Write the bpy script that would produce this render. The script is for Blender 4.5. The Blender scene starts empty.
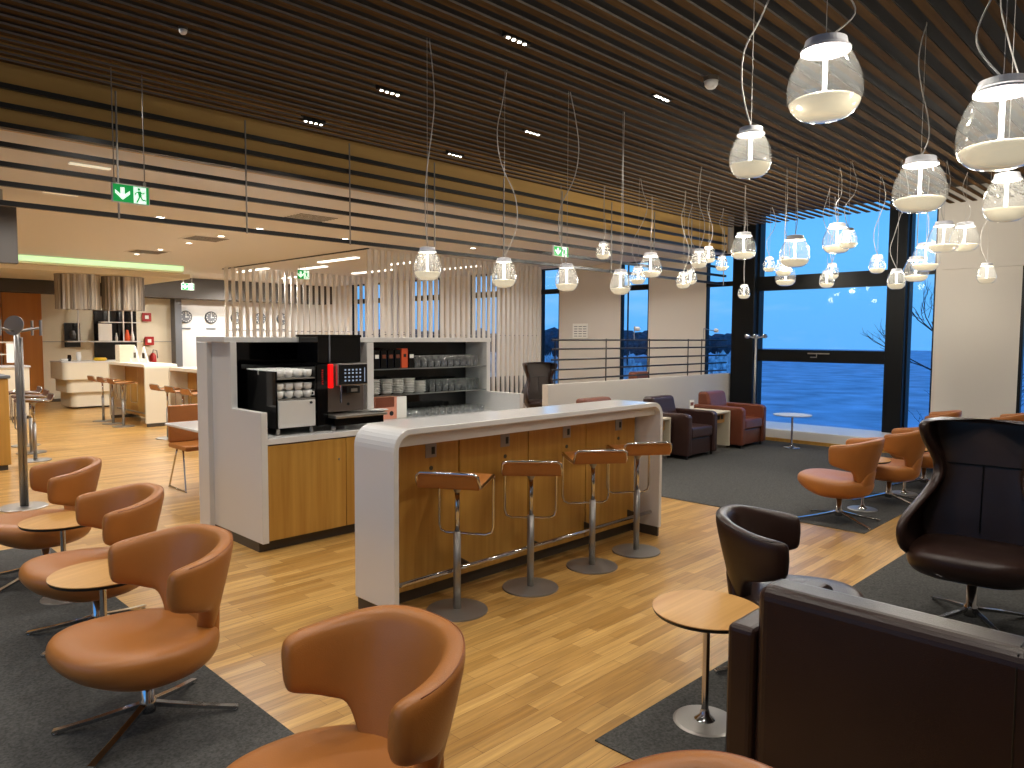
import bpy, bmesh, math, random
from mathutils import Vector, Matrix
random.seed(7)
C = bpy.context.scene.collection
PI = math.pi
sc = bpy.context.scene
sc.view_settings.view_transform = 'Standard'
sc.view_settings.look = 'None'
sc.view_settings.exposure = 0.0
sc.view_settings.gamma = 1.0
sc.view_settings.use_curve_mapping = False

# ------------------------------------------------------------- materials
def lin(c):
    return tuple((v/255/12.92 if v/255 <= .04045 else ((v/255+.055)/1.055)**2.4) for v in c)
MATS = {}
def mat(name, rgb, rough=.5, metal=0, emit=0, ergb=None, bump=0, bscale=60, spec=.5, coat=0, var=0, vscale=8):
    m = bpy.data.materials.new(name); m.use_nodes = True
    nt = m.node_tree; b = nt.nodes['Principled BSDF']
    c = lin(rgb)
    b.inputs['Base Color'].default_value = (*c, 1)
    b.inputs['Roughness'].default_value = rough
    b.inputs['Metallic'].default_value = metal
    b.inputs['Specular IOR Level'].default_value = spec
    b.inputs['Coat Weight'].default_value = coat
    b.inputs['Coat Roughness'].default_value = .15
    if emit:
        b.inputs['Emission Color'].default_value = (*lin(ergb or rgb), 1)
        b.inputs['Emission Strength'].default_value = emit
    tc = nt.nodes.new('ShaderNodeTexCoord')
    if bump:
        n = nt.nodes.new('ShaderNodeTexNoise'); n.inputs['Scale'].default_value = bscale; n.inputs['Detail'].default_value = 4
        bp = nt.nodes.new('ShaderNodeBump'); bp.inputs['Strength'].default_value = bump; bp.inputs['Distance'].default_value = .01
        nt.links.new(tc.outputs['Object'], n.inputs['Vector']); nt.links.new(n.outputs['Fac'], bp.inputs['Height'])
        nt.links.new(bp.outputs['Normal'], b.inputs['Normal'])
    if var:
        n = nt.nodes.new('ShaderNodeTexNoise'); n.inputs['Scale'].default_value = vscale; n.inputs['Detail'].default_value = 5
        nt.links.new(tc.outputs['Object'], n.inputs['Vector'])
        r = nt.nodes.new('ShaderNodeValToRGB')
        r.color_ramp.elements[0].position = .3; r.color_ramp.elements[1].position = .7
        r.color_ramp.elements[0].color = (*[v*(1-var) for v in c], 1); r.color_ramp.elements[1].color = (*[min(1, v*(1+var)) for v in c], 1)
        nt.links.new(n.outputs['Fac'], r.inputs['Fac']); nt.links.new(r.outputs['Color'], b.inputs['Base Color'])
    MATS[name] = m
    return m
def wood(name, a, b_, rough=.4, vert=True, scale=30, coat=0, axis=None):
    m = mat(name, a, rough, coat=coat); nt = m.node_tree; b = nt.nodes['Principled BSDF']
    tc = nt.nodes.new('ShaderNodeTexCoord'); mp = nt.nodes.new('ShaderNodeMapping')
    s = {'x': (.04, 1, 1), 'y': (1, .04, 1), 'z': (1, 1, .04)}[axis or ('z' if vert else 'x')]
    mp.inputs['Scale'].default_value = s
    n = nt.nodes.new('ShaderNodeTexNoise'); n.inputs['Scale'].default_value = scale; n.inputs['Detail'].default_value = 6
    r = nt.nodes.new('ShaderNodeValToRGB'); r.color_ramp.elements[0].position = .3; r.color_ramp.elements[1].position = .72
    r.color_ramp.elements[0].color = (*lin(a), 1); r.color_ramp.elements[1].color = (*lin(b_), 1)
    nt.links.new(tc.outputs['Object'], mp.inputs['Vector']); nt.links.new(mp.outputs['Vector'], n.inputs['Vector'])
    nt.links.new(n.outputs['Fac'], r.inputs['Fac']); nt.links.new(r.outputs['Color'], b.inputs['Base Color'])
    return m
def parquet():
    m = mat('parquet', (190, 140, 70), .32); nt = m.node_tree; b = nt.nodes['Principled BSDF']
    tc = nt.nodes.new('ShaderNodeTexCoord')
    br = nt.nodes.new('ShaderNodeTexBrick')
    br.offset = .37; br.offset_frequency = 2; br.squash = 1
    for k, v in (('Scale', 1), ('Mortar Size', .0012), ('Mortar Smooth', .3), ('Bias', 0), ('Brick Width', .62), ('Row Height', .068)):
        br.inputs[k].default_value = v
    br.inputs['Color1'].default_value = (*lin((196, 154, 88)), 1)
    br.inputs['Color2'].default_value = (*lin((158, 116, 56)), 1)
    br.inputs['Mortar'].default_value = (*lin((120, 82, 40)), 1)
    mp = nt.nodes.new('ShaderNodeMapping'); mp.inputs['Scale'].default_value = (1.4, 22, 1)
    n = nt.nodes.new('ShaderNodeTexNoise'); n.inputs['Scale'].default_value = 2.2; n.inputs['Detail'].default_value = 6
    mx = nt.nodes.new('ShaderNodeMixRGB'); mx.blend_type = 'OVERLAY'; mx.inputs['Fac'].default_value = .55
    nt.links.new(tc.outputs['Object'], br.inputs['Vector']); nt.links.new(tc.outputs['Object'], mp.inputs['Vector'])
    nt.links.new(mp.outputs['Vector'], n.inputs['Vector'])
    nt.links.new(br.outputs['Color'], mx.inputs['Color1']); nt.links.new(n.outputs['Fac'], mx.inputs['Color2'])
    nt.links.new(mx.outputs['Color'], b.inputs['Base Color'])
    bp = nt.nodes.new('ShaderNodeBump'); bp.inputs['Strength'].default_value = .15; bp.inputs['Distance'].default_value = .004
    nt.links.new(n.outputs['Fac'], bp.inputs['Height']); nt.links.new(bp.outputs['Normal'], b.inputs['Normal'])
    return m
def glassy(name, tint=(255, 255, 255), refl=1.0, haze=0):
    m = bpy.data.materials.new(name); m.use_nodes = True; nt = m.node_tree; nt.nodes.clear()
    o = nt.nodes.new('ShaderNodeOutputMaterial'); t = nt.nodes.new('ShaderNodeBsdfTransparent'); g = nt.nodes.new('ShaderNodeBsdfGlossy')
    t.inputs['Color'].default_value = (*lin(tint), 1); g.inputs['Roughness'].default_value = .03
    f = nt.nodes.new('ShaderNodeFresnel'); f.inputs['IOR'].default_value = 1.45
    mu = nt.nodes.new('ShaderNodeMath'); mu.operation = 'MULTIPLY'; mu.inputs[1].default_value = refl
    mx = nt.nodes.new('ShaderNodeMixShader')
    nt.links.new(f.outputs[0], mu.inputs[0])
    ge = nt.nodes.new('ShaderNodeNewGeometry'); iv = nt.nodes.new('ShaderNodeMath'); iv.operation = 'SUBTRACT'; iv.inputs[0].default_value = 1
    nt.links.new(ge.outputs['Backfacing'], iv.inputs[1]); m3 = nt.nodes.new('ShaderNodeMath'); m3.operation = 'MULTIPLY'; m3.use_clamp = True
    nt.links.new(mu.outputs[0], m3.inputs[0]); nt.links.new(iv.outputs[0], m3.inputs[1]); nt.links.new(m3.outputs[0], mx.inputs[0])
    src = t
    if haze:
        d = nt.nodes.new('ShaderNodeBsdfTranslucent'); d.inputs['Color'].default_value = (.9, .9, .88, 1)
        m2 = nt.nodes.new('ShaderNodeMixShader'); m2.inputs[0].default_value = haze
        nt.links.new(t.outputs[0], m2.inputs[1]); nt.links.new(d.outputs[0], m2.inputs[2]); src = m2
    nt.links.new(src.outputs[0], mx.inputs[1]); nt.links.new(g.outputs[0], mx.inputs[2])
    nt.links.new(mx.outputs[0], o.inputs['Surface'])
    return m

M_floor = parquet()
M_rug = mat('carpet_grey', (84, 83, 80), .95, bump=.6, bscale=400, var=.35, vscale=90, spec=.1)
M_white = mat('white_laminate', (218, 216, 212), .35)
M_solid = mat('white_solid_surface', (225, 224, 222), .18, coat=.4)
M_wallw = mat('wall_plaster', (212, 205, 196), .8)
M_cream = mat('cream_panel', (224, 214, 190), .55)
M_ceil = mat('ceiling_plaster', (214, 213, 214), .85)
M_dark = mat('dark_plenum', (14, 12, 11), .9)
M_slat = wood('slat_wood', (60, 43, 24), (86, 63, 36), .85, axis='x')
M_slat.node_tree.nodes['Principled BSDF'].inputs['Specular IOR Level'].default_value = .04
M_sside = mat('slat_side_grey', (108, 101, 95), .6, spec=.1)
M_bulk = wood('bulkhead_wood', (186, 144, 74), (200, 158, 88), .6, axis='x', scale=8)
M_black = mat('black_metal', (16, 16, 17), .4)
M_frame = mat('window_frame_black', (6, 8, 10), .45, spec=.25)
M_oak = wood('oak_veneer', (172, 124, 52), (194, 148, 70), .38, axis='z', scale=26)
M_oaktop = wood('oak_table_top', (190, 140, 78), (214, 166, 100), .3, axis='x', scale=26)
M_tan = mat('cognac_leather', (168, 105, 47), .38, bump=.12, bscale=260, var=.06, vscale=5)
M_tanp = mat('cognac_piping', (150, 88, 48), .5)
M_dleath = mat('dark_brown_leather', (50, 33, 27), .32, spec=.35, bump=.1, bscale=240, var=.1, vscale=4)
M_bleath = mat('brown_leather', (116, 62, 42), .32, bump=.1, bscale=240, var=.08, vscale=4)
M_chrome = mat('chrome', (200, 200, 202), .12, 1)
M_steel = mat('brushed_steel', (158, 154, 148), .42, .8)
M_kick = mat('toe_kick_grey', (74, 66, 56), .5)
M_glass = glassy('window_glass', (235, 242, 248), .55)
M_bulb = glassy('blown_glass', (244, 244, 242), 1.9, .018)
M_bulbs = glassy('blown_glass_small', (244, 244, 242), 1.8, .065)
M_drink = glassy('drinking_glass', (228, 230, 232), 4.0, .22)
M_shelfg = glassy('shelf_glass', (190, 200, 198), 2.0, .35)
M_diff = mat('frosted_diffuser', (190, 180, 158), .5, emit=.6, ergb=(255, 240, 208))
M_rod = mat('led_rod', (255, 255, 255), .4, emit=9, ergb=(240, 246, 255))
M_capw = mat('lamp_cap_white', (222, 222, 228), .45)
M_capl = mat('lamp_cap_glow', (190, 184, 160), .5, emit=.6, ergb=(255, 244, 214))
M_cord = mat('grey_cord', (176, 172, 168), .5)
M_led = mat('spot_led', (255, 250, 240), .4, emit=14, ergb=(255, 246, 228))
M_ledw = mat('linear_led', (255, 250, 235), .4, emit=3.0, ergb=(255, 250, 235))
M_cove = mat('cove_green_light', (200, 230, 190), .5, emit=.85, ergb=(205, 240, 185))
M_green = mat('sign_green', (0, 150, 70), .4, emit=.55, ergb=(0, 165, 75))
M_signw = mat('sign_white', (235, 255, 240), .4, emit=.9, ergb=(225, 255, 235))
M_red = mat('red_paint', (170, 30, 25), .4)
M_redl = mat('red_light', (255, 20, 20), .4, emit=1.2, ergb=(255, 10, 12))
M_gblack = mat('gloss_black', (8, 8, 10), .08)
M_screen = mat('touch_screen', (14, 16, 22), .15)
M_icon = mat('screen_icon', (150, 165, 190), .4, emit=.35, ergb=(170, 190, 215))
M_machine = mat('machine_bronze', (112, 100, 92), .35, .5)
M_china = mat('white_china', (235, 234, 230), .2)
M_slatw = mat('white_slat', (222, 219, 213), .5)
M_fascia = mat('dark_grey_fascia', (70, 64, 58), .7)
M_bdoor = wood('brown_door_wood', (176, 106, 36), (192, 124, 48), .45, axis='z', scale=6)
M_orange = mat('orange_pack', (226, 88, 40), .5)
M_pink = mat('salmon_carton', (222, 150, 124), .6)
M_paper = mat('paper', (240, 238, 232), .8)
M_greyp = mat('grey_panel', (104, 106, 110), .5)
M_yel = mat('yellow_fruit', (230, 190, 50), .5)
M_clock = mat('clock_dark', (62, 66, 70), .3)
M_snow = mat('snowy_ground', (196, 202, 208), .9, var=.35, vscale=.25)
M_tree = mat('winter_trees', (62, 74, 82), .95, var=.5, vscale=1.5)
M_frost = mat('frosty_shrubs', (190, 204, 216), .95, var=.6, vscale=5)
M_bark = mat('bark', (58, 56, 58), .9)
def curtain_mat():
    m = mat('thread_curtain', (150, 128, 104), .35, .7); nt = m.node_tree; b = nt.nodes['Principled BSDF']
    tc = nt.nodes.new('ShaderNodeTexCoord'); mp = nt.nodes.new('ShaderNodeMapping'); mp.inputs['Scale'].default_value = (1, 1, .02)
    n = nt.nodes.new('ShaderNodeTexNoise'); n.inputs['Scale'].default_value = 9; n.inputs['Detail'].default_value = 8
    r = nt.nodes.new('ShaderNodeValToRGB'); r.color_ramp.elements[0].position = .35; r.color_ramp.elements[1].position = .65
    r.color_ramp.elements[0].color = (*lin((96, 86, 76)), 1); r.color_ramp.elements[1].color = (*lin((222, 210, 192)), 1)
    nt.links.new(tc.outputs['Object'], mp.inputs['Vector']); nt.links.new(mp.outputs['Vector'], n.inputs['Vector'])
    nt.links.new(n.outputs['Fac'], r.inputs['Fac']); nt.links.new(r.outputs['Color'], b.inputs['Base Color'])
    return m
M_curt = curtain_mat()

# ------------------------------------------------------------- mesh builder
class B:
    def __init__(s): s.bm = bmesh.new()
    def box(s, x0, x1, y0, y1, z0, z1):
        v = [s.bm.verts.new(p) for p in ((x0,y0,z0),(x1,y0,z0),(x1,y1,z0),(x0,y1,z0),(x0,y0,z1),(x1,y0,z1),(x1,y1,z1),(x0,y1,z1))]
        for f in ((0,3,2,1),(4,5,6,7),(0,1,5,4),(1,2,6,5),(2,3,7,6),(3,0,4,7)): s.bm.faces.new([v[i] for i in f])
        return s
    def prism(s, poly, axis, lo, hi):
        def P(a, b, t): return {'x': (t, a, b), 'y': (a, t, b), 'z': (a, b, t)}[axis]
        A = [s.bm.verts.new(P(a, b, lo)) for a, b in poly]; Z = [s.bm.verts.new(P(a, b, hi)) for a, b in poly]
        n = len(poly); s.bm.faces.new(A); s.bm.faces.new(Z[::-1])
        for i in range(n): s.bm.faces.new((A[i], Z[i], Z[(i+1) % n], A[(i+1) % n]))
        return s
    def grid(s, rows, closeu=False, caps=False):
        V = [[s.bm.verts.new(p) for p in r] for r in rows]
        for i in range(len(V)-1):
            n = len(V[i])
            for j in range(n if closeu else n-1):
                s.bm.faces.new((V[i][j], V[i][(j+1) % n], V[i+1][(j+1) % n], V[i+1][j]))
        if caps: s.bm.faces.new(V[0]); s.bm.faces.new(V[-1][::-1])
        return V
    def lathe(s, prof, c=(0, 0, 0), seg=32, cap0=False, cap1=False):
        rows = []
        for r, z in prof: rows.append([(c[0]+max(r, 1e-4)*math.cos(2*PI*k/seg), c[1]+max(r, 1e-4)*math.sin(2*PI*k/seg), c[2]+z) for k in range(seg)])
        V = s.grid(rows, True)
        if cap0 and prof[0][0] > 1e-3: s.bm.faces.new(V[0])
        if cap1 and prof[-1][0] > 1e-3: s.bm.faces.new(V[-1])
        return s
    def cyl(s, c, r, h, seg=24): return s.lathe([(r, 0), (r, h)], c, seg, True, True)
    def tube(s, pts, r, seg=8):
        pts = [Vector(p) for p in pts]; rows = []; prev = None
        for i, p in enumerate(pts):
            t = (pts[min(i+1, len(pts)-1)] - pts[max(i-1, 0)]).normalized()
            a = prev if prev is not None else (Vector((0, 0, 1)) if abs(t.z) < .9 else Vector((1, 0, 0)))
            a = (a - t*a.dot(t)).normalized(); prev = a; b = t.cross(a)
            rr = r[i] if isinstance(r, (list, tuple)) else r
            rows.append([p + a*rr*math.cos(2*PI*k/seg) + b*rr*math.sin(2*PI*k/seg) for k in range(seg)])
        s.grid(rows, True, True); return s
    def build(s, name, m, parent=None, smooth=False, bevel=0, sub=0, seg=2):
        bmesh.ops.recalc_face_normals(s.bm, faces=s.bm.faces)
        me = bpy.data.meshes.new(name); s.bm.to_mesh(me); s.bm.free()
        for mm in (m if isinstance(m, (list, tuple)) else [m]): me.materials.append(mm)
        if smooth:
            for p in me.polygons: p.use_smooth = True
        o = bpy.data.objects.new(name, me); C.objects.link(o)
        if parent: o.parent = parent
        if bevel:
            md = o.modifiers.new('bevel', 'BEVEL'); md.width = bevel; md.segments = seg; md.limit_method = 'ANGLE'; md.angle_limit = .6
        if sub:
            md = o.modifiers.new('sub', 'SUBSURF'); md.levels = sub; md.render_levels = sub
        return o
def tag(o, label, cat, group=None, kind=None):
    o['label'] = label; o['category'] = cat
    if group: o['group'] = group
    if kind: o['kind'] = kind
    return o
def struct(o): o['kind'] = 'structure'; return o
def thing(name, label, cat, loc=(0, 0, 0), rot=0, group=None):
    o = bpy.data.objects.new(name, None); C.objects.link(o); o.empty_display_size = .1
    o.location = loc; o.rotation_euler = (0, 0, math.radians(rot)); return tag(o, label, cat, group)
def dup(root, loc, rot=None, label=None, group=None, scale=None):
    def cp(o, par):
        c = o.copy(); C.objects.link(c); c.parent = par
        for ch in list(o.children): cp(ch, c)
        return c
    r = cp(root, None); r.location = loc
    if rot is not None: r.rotation_euler = (0, 0, math.radians(rot))
    if scale: r.scale = (scale,)*3
    if label: r['label'] = label
    if group: r['group'] = group
    return r
def bez(pts, n=6):
    """Catmull-Rom through points"""
    P = [Vector(p) for p in pts]; P = [P[0]] + P + [P[-1]]; out = []
    for i in range(1, len(P)-2):
        for k in range(n):
            t = k/n; a, b, c, d = P[i-1], P[i], P[i+1], P[i+2]
            out.append(.5*((2*b)+(c-a)*t+(2*a-5*b+4*c-d)*t*t+(3*b-a-3*c+d)*t**3))
    out.append(P[-2]); return out

# ------------------------------------------------------------- camera
cam = bpy.data.cameras.new('camera'); co = bpy.data.objects.new('camera', cam); C.objects.link(co); sc.camera = co
F = 728.3975562836548
def nrm(v): return Vector(v).normalized()
ax = nrm((1230-512, 384-341, F)); ay = nrm((-230-512, 384-333, F)); az = -(ax.cross(ay))
# camera axes (right, up, forward) written in room coordinates
R = Vector((ax[0], ay[0], az[0])); U = Vector((ax[1], ay[1], az[1])); FW = Vector((ax[2], ay[2], az[2]))
mw = Matrix(((R[0], U[0], -FW[0], 0), (R[1], U[1], -FW[1], 0), (R[2], U[2], -FW[2], 1.6), (0, 0, 0, 1)))
co.matrix_world = mw
cam.sensor_width = 36; cam.lens = F/1024*36; cam.clip_start = .05; cam.clip_end = 600

# ------------------------------------------------------------- world (blue dusk)
w = bpy.data.worlds.new('dusk'); sc.world = w; w.use_nodes = True; nt = w.node_tree
bg = nt.nodes['Background']; tc = nt.nodes.new('ShaderNodeTexCoord'); sx = nt.nodes.new('ShaderNodeSeparateXYZ')
rp = nt.nodes.new('ShaderNodeValToRGB'); e = rp.color_ramp.elements
e[0].position = 0; e[0].color = (*lin((70, 120, 180)), 1); e[1].position = 1; e[1].color = (*lin((30, 96, 190)), 1)
for p, c in ((.5, (92, 160, 218)), (.56, (98, 172, 230)), (.66, (66, 146, 218))):
    q = e.new(p); q.color = (*lin(c), 1)
ma = nt.nodes.new('ShaderNodeMath'); ma.operation = 'MULTIPLY_ADD'; ma.inputs[1].default_value = .5; ma.inputs[2].default_value = .5
mp = nt.nodes.new('ShaderNodeMapping'); mp.inputs['Scale'].default_value = (3, 3, 14)
nz = nt.nodes.new('ShaderNodeTexNoise'); nz.inputs['Scale'].default_value = 1.6; nz.inputs['Detail'].default_value = 6
cr = nt.nodes.new('ShaderNodeValToRGB'); cr.color_ramp.elements[0].position = .5; cr.color_ramp.elements[1].position = .75
cr.color_ramp.elements[1].color = (.45, .45, .45, 1)
mx = nt.nodes.new('ShaderNodeMixRGB'); mx.inputs['Color2'].default_value = (*lin((176, 200, 226)), 1)
L = nt.links.new
L(tc.outputs['Generated'], sx.inputs[0]); L(sx.outputs['Z'], ma.inputs[0]); L(ma.outputs[0], rp.inputs['Fac'])
L(tc.outputs['Generated'], mp.inputs['Vector']); L(mp.outputs[0], nz.inputs['Vector']); L(nz.outputs['Fac'], cr.inputs['Fac'])
L(rp.outputs['Color'], mx.inputs['Color1']); L(cr.outputs['Color'], mx.inputs['Fac']); L(mx.outputs['Color'], bg.inputs['Color'])
bg.inputs['Strength'].default_value = 1.75

# ------------------------------------------------------------- room shell
XW = 11.9
struct(B().box(-3, 12.3, -3, 20.2, -.2, 0).build('floor', M_floor))
b = B().box(-3.2, -3, -3, 20.2, 0, .9); b.box(-3.2, -3, -3, 20.2, 2.6, 4)
for y0, y1 in ((-3, .5), (3.3, 3.6), (6.4, 20.2)): b.box(-3.2, -3, y0, y1, .9, 2.6)
struct(b.build('wall_left', M_wallw))
struct(B().box(-3, 12.3, -3.2, -3, 0, 4).build('wall_front', M_wallw))
b = B().box(-3, 12.3, 20, 20.2, 0, 4); struct(b.build('wall_back', M_cream))
# right (window) wall: piers, lintel, sills
b = B()
for y0, y1 in ((-3, .8), (2.04, 3.085), (6.79, 8.02), (8.68, 10.29), (10.81, 12.1), (13.14, 14.27), (15.55, 16.77), (18.26, 20)):
    b.box(XW, XW+(.35 if y1 < 4 else .10), y0, y1, 0, 4)
b.box(XW-.06, XW+.34, -3, 3.02, 2.6, 4)
b.box(XW+.01, XW+.09, 6.24, 20, 3.08, 4)
for y0, y1 in ((8.02, 8.68), (10.29, 10.81), (12.1, 13.14), (14.27, 15.55), (16.77, 18.26), (6.24, 6.79)):
    b.box(XW+.01, XW+.09, y0, y1, 0, .45)
b.box(XW+.01, XW+.34, .8, 2.04, 0, .2)
struct(b.build('wall_right', M_wallw))
struct(B().box(10.95, XW+.02, -3, 6.2, 0, .19).build('trim_1', M_white, bevel=.008))
struct(B().box(10.93, 10.95, -3, 6.2, 0, .055).build('baseboard_right', M_oak))
wn = 0
def window(y0, y1, z0, z1, cols, trans, fw=.04, post=None):
    global wn; wn += 1
    r = bpy.data.objects.new('window_%d' % wn, None); C.objects.link(r); r.location = (XW+.05, (y0+y1)/2, z0); struct(r)
    h = (y1-y0)/2
    f = B(); f.box(-.05, .05, -h, -h+fw, 0, z1-z0); f.box(-.05, .05, h-fw, h, 0, z1-z0)
    f.box(-.05, .05, -h, h, z1-z0-fw, z1-z0); f.box(-.05, .05, -h, h, 0, max(fw, .05))
    for a, c in trans: f.box(-.06, .05, -h, h, a-z0, c-z0)
    f.build('window_frame', M_frame, r)
    B().box(-.008, .008, -h+fw, h-fw, .03, z1-z0-.03).build('window_pane', M_glass, r)
    return r
# the big window bay with its heavy posts
wm = window(3.71, 5.81, .06, 3.95, 0, ((2.41, 2.65), (1.215, 1.415)), .03)
struct(B().box(XW-.12, XW+.25, 5.81, 6.22, 0, 3.95).build('trim_2', M_frame, bevel=.01))
struct(B().box(XW-.12, XW+.25, 3.45, 3.71, 0, 3.95).build('trim_3', M_frame, bevel=.01))
hb = B().box(-.10, -.065, -.2, .14, 1.29, 1.31); hb.tube([(-.1, -.02, 1.3), (-.13, -.02, 1.3), (-.13, -.02, 1.24), (-.13, .08, 1.24)], .01)
hb.build('window_handle', M_steel, wm)
window(3.085, 3.45, .1, 3.95, 0, ((2.55, 2.6),), .02)
window(6.24, 6.79, .45, 3.08, 0, ((2.52, 2.6),), .02)
window(8.02, 8.68, .45, 3.08, 0, ((2.53, 2.63),), .02)
window(10.29, 10.81, .45, 3.08, 0, ((2.54, 2.64),), .02)
for y0, y1 in ((12.1, 13.14), (14.27, 15.55), (16.77, 18.26)): window(y0, y1, .45, 3.08, 0, ((2.53, 2.66),))
window(.8, 2.04, .2, 2.6, 0, ())
# ceilings
c = struct(B().box(-3, 12.3, -3, 6.44, 3.75, 4.0).build('ceiling', M_dark))
b = B(); y = -2.92
while y < 6.2:
    b.box(-3, 11.55, y-.029, y+.029, 3.48, 3.494); y += .137
so = b.build('slats', [M_slat, M_sside], c)
for p in so.data.polygons:
    if abs(p.normal.y) > .5: p.material_index = 1
b = B().box(-3, 12.2, 6.44, 20, 3.08, 3.2); c2 = struct(b.build('ceiling', M_ceil))
b = B().box(-3, 11.88, 6.38, 6.439, 3.08, 3.75); struct(b.build('trim_4', M_bulk))
struct(B().box(-3, 11.88, 6.37, 6.40, 3.075, 3.09).build('trim_5', M_steel))
# fascia over the far wall, far left doors and joints
struct(B().box(-3, 7.8, 19.3, 20, 2.55, 3.08).build('trim_6', M_fascia))
struct(B().box(7.8, 11.9, 19.3, 20, 2.55, 3.08).build('trim_7', M_fascia))
d = bpy.data.objects.new('door_1', None); C.objects.link(d); d.location = (3.7, 19.95, 0); struct(d)
for i in range(2):
    B().box(-.78+.79*i, -.005+.79*i, -.06, .02, 0, 2.55).build('door_leaf', M_bdoor, d, bevel=.004)
B().box(-.05, -.03, -.11, -.07, .9, 1.2).build('door_handle', M_steel, d)
struct(B().box(4.49, 7.6, 19.97, 20, 1.425, 1.435).build('trim_8', M_greyp))
struct(B().box(7.45, 7.62, 19.7, 20, 0, 2.55).build('trim_9', M_greyp))
struct(B().box(7.62, 11.88, 19.93, 20, 0, 2.55).build('trim_10', M_white))
struct(B().box(-3, 10.9, 19.93, 19.97, 0, .07).build('baseboard_back', M_kick))

# ------------------------------------------------------------- carpets
def rug(x0, x1, y0, y1, label):
    o = B().box(x0, x1, y0, y1, 0, .006).build('carpet', M_rug); return tag(o, label, 'carpet')
rug(6.24, 10.92, 2.065, 2.9, 'dark grey carpet strip under the row of tan swivel chairs by the window') if False else None
b = B().prism([(6.24, 2.065), (10.92, 2.065), (10.92, 6.2), (6.24, 6.2)], 'z', 0, .006)
tag(b.build('carpet', M_rug), 'large dark grey carpet under the club armchairs and the tan chairs beside the window', 'carpet')
b = B().prism([(2.23, 1.72), (2.23, -2.9), (8.5, -2.9), (8.5, 1.62), (5, 1.66)], 'z', 0, .006)
tag(b.build('carpet', M_rug), 'dark carpet at the lower right under the dark leather seats and the small round table', 'carpet')
b = B().prism([(1.41, -2.9), (1.41, 6.4), (-2.9, 6.4), (-2.9, -2.9)], 'z', 0, .006)
tag(b.build('carpet', M_rug), 'dark grey carpet at the lower left under the cognac leather chairs', 'carpet')

# ------------------------------------------------------------- hanging beam screen
scn = thing('beam_screen', 'suspended screen of seven thin black horizontal beams along the ceiling step', 'ceiling screen', (0, 6.26, 2.5))
for k in range(7):
    z = 2.531+.1368*k-2.5
    B().box(-3, 11.6, -.02, .02, z-.018, z+.018).build('beam', M_black, scn)
for x in [.9, 1.95, 2.99, 4.05, 5.12, 6.18, 7.24, 8.3, 9.36, 10.42, 11.48]:
    B().tube([(x, -.03, 0), (x, -.03, .98)], .0075, 6).build('rod', M_steel, scn)

# ------------------------------------------------------------- bar counter
bar = thing('bar_counter', 'white waterfall bar counter with oak front and chrome foot rail in mid room', 'bar counter', (2.35, 3.21, 0))
def arch(x0, x1, z0, z1, t, r, n=8):
    out = []; inn = []
    out.append((x0, z0))
    for k in range(n+1):
        a = PI - PI/2*k/n; out.append((x0+r+r*math.cos(a), z1-r+r*math.sin(a)))
    for k in range(n+1):
        a = PI/2 - PI/2*k/n; out.append((x1-r+r*math.cos(a), z1-r+r*math.sin(a)))
    out.append((x1, z0)); out.append((x1-t, z0)); ri = r-t
    for k in range(n+1):
        a = PI/2*k/n; out.append((x1-r+ri*math.cos(a), z1-r+ri*math.sin(a)))
    for k in range(n+1):
        a = PI/2+PI/2*k/n; out.append((x0+r+ri*math.cos(a), z1-r+ri*math.sin(a)))
    out.append((x0+t, z0)); return out
LB = 2.645; DB = .385
B().prism(arch(0, LB, .075, 1.09, .035, .12), 'y', 0, DB).build('white_shell', M_solid, bar, bevel=.004)
for x in (.01, LB-.03): B().box(x, x+.02, .015, DB-.015, 0, .075).build('toe_kick', M_kick, bar)
B().box(.03, LB-.03, .265, .285, 0, .075).build('toe_kick', M_kick, bar)
B().box(.035, LB-.035, .252, DB-.02, .075, 1.055).build('core', M_kick, bar)
B().box(.036, LB-.036, .05, .25, .985, 1.054).build('apron', M_white, bar)
for k in range(4):
    x0 = .04+.634*k+.004*k
    dr = B().box(x0, x0+.628, .228, .25, .08, .972).build('door', M_oak, bar, bevel=.002)
    sx_ = x0+.36
    s = B().box(sx_, sx_+.085, .222, .2285, .865, .95).build('socket_plate', M_steel, dr, bevel=.003)
    B().box(sx_+.045, sx_+.07, .2205, .2225, .885, .93).build('socket_hole', M_black, s)
    B().lathe([(.014, 0), (.014, .004)], (0, 0, 0), 12, True, True).build('lock', M_kick, dr).matrix_local = Matrix.Translation((sx_+.045, .228, .80)) @ Matrix.Rotation(PI/2, 4, 'X')
b = B().tube([(.09, .08, .19), (LB-.035, .08, .19)], .014, 12); b.build('foot_rail', M_chrome, bar, smooth=True)
for x in (.67, 1.31, 1.94, 2.5):
    B().prism([(.08, .18), (.228, .20), (.228, .14), (.095, .175)], 'x', x-.005, x+.005).build('rail_bracket', M_kick, bar)

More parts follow.
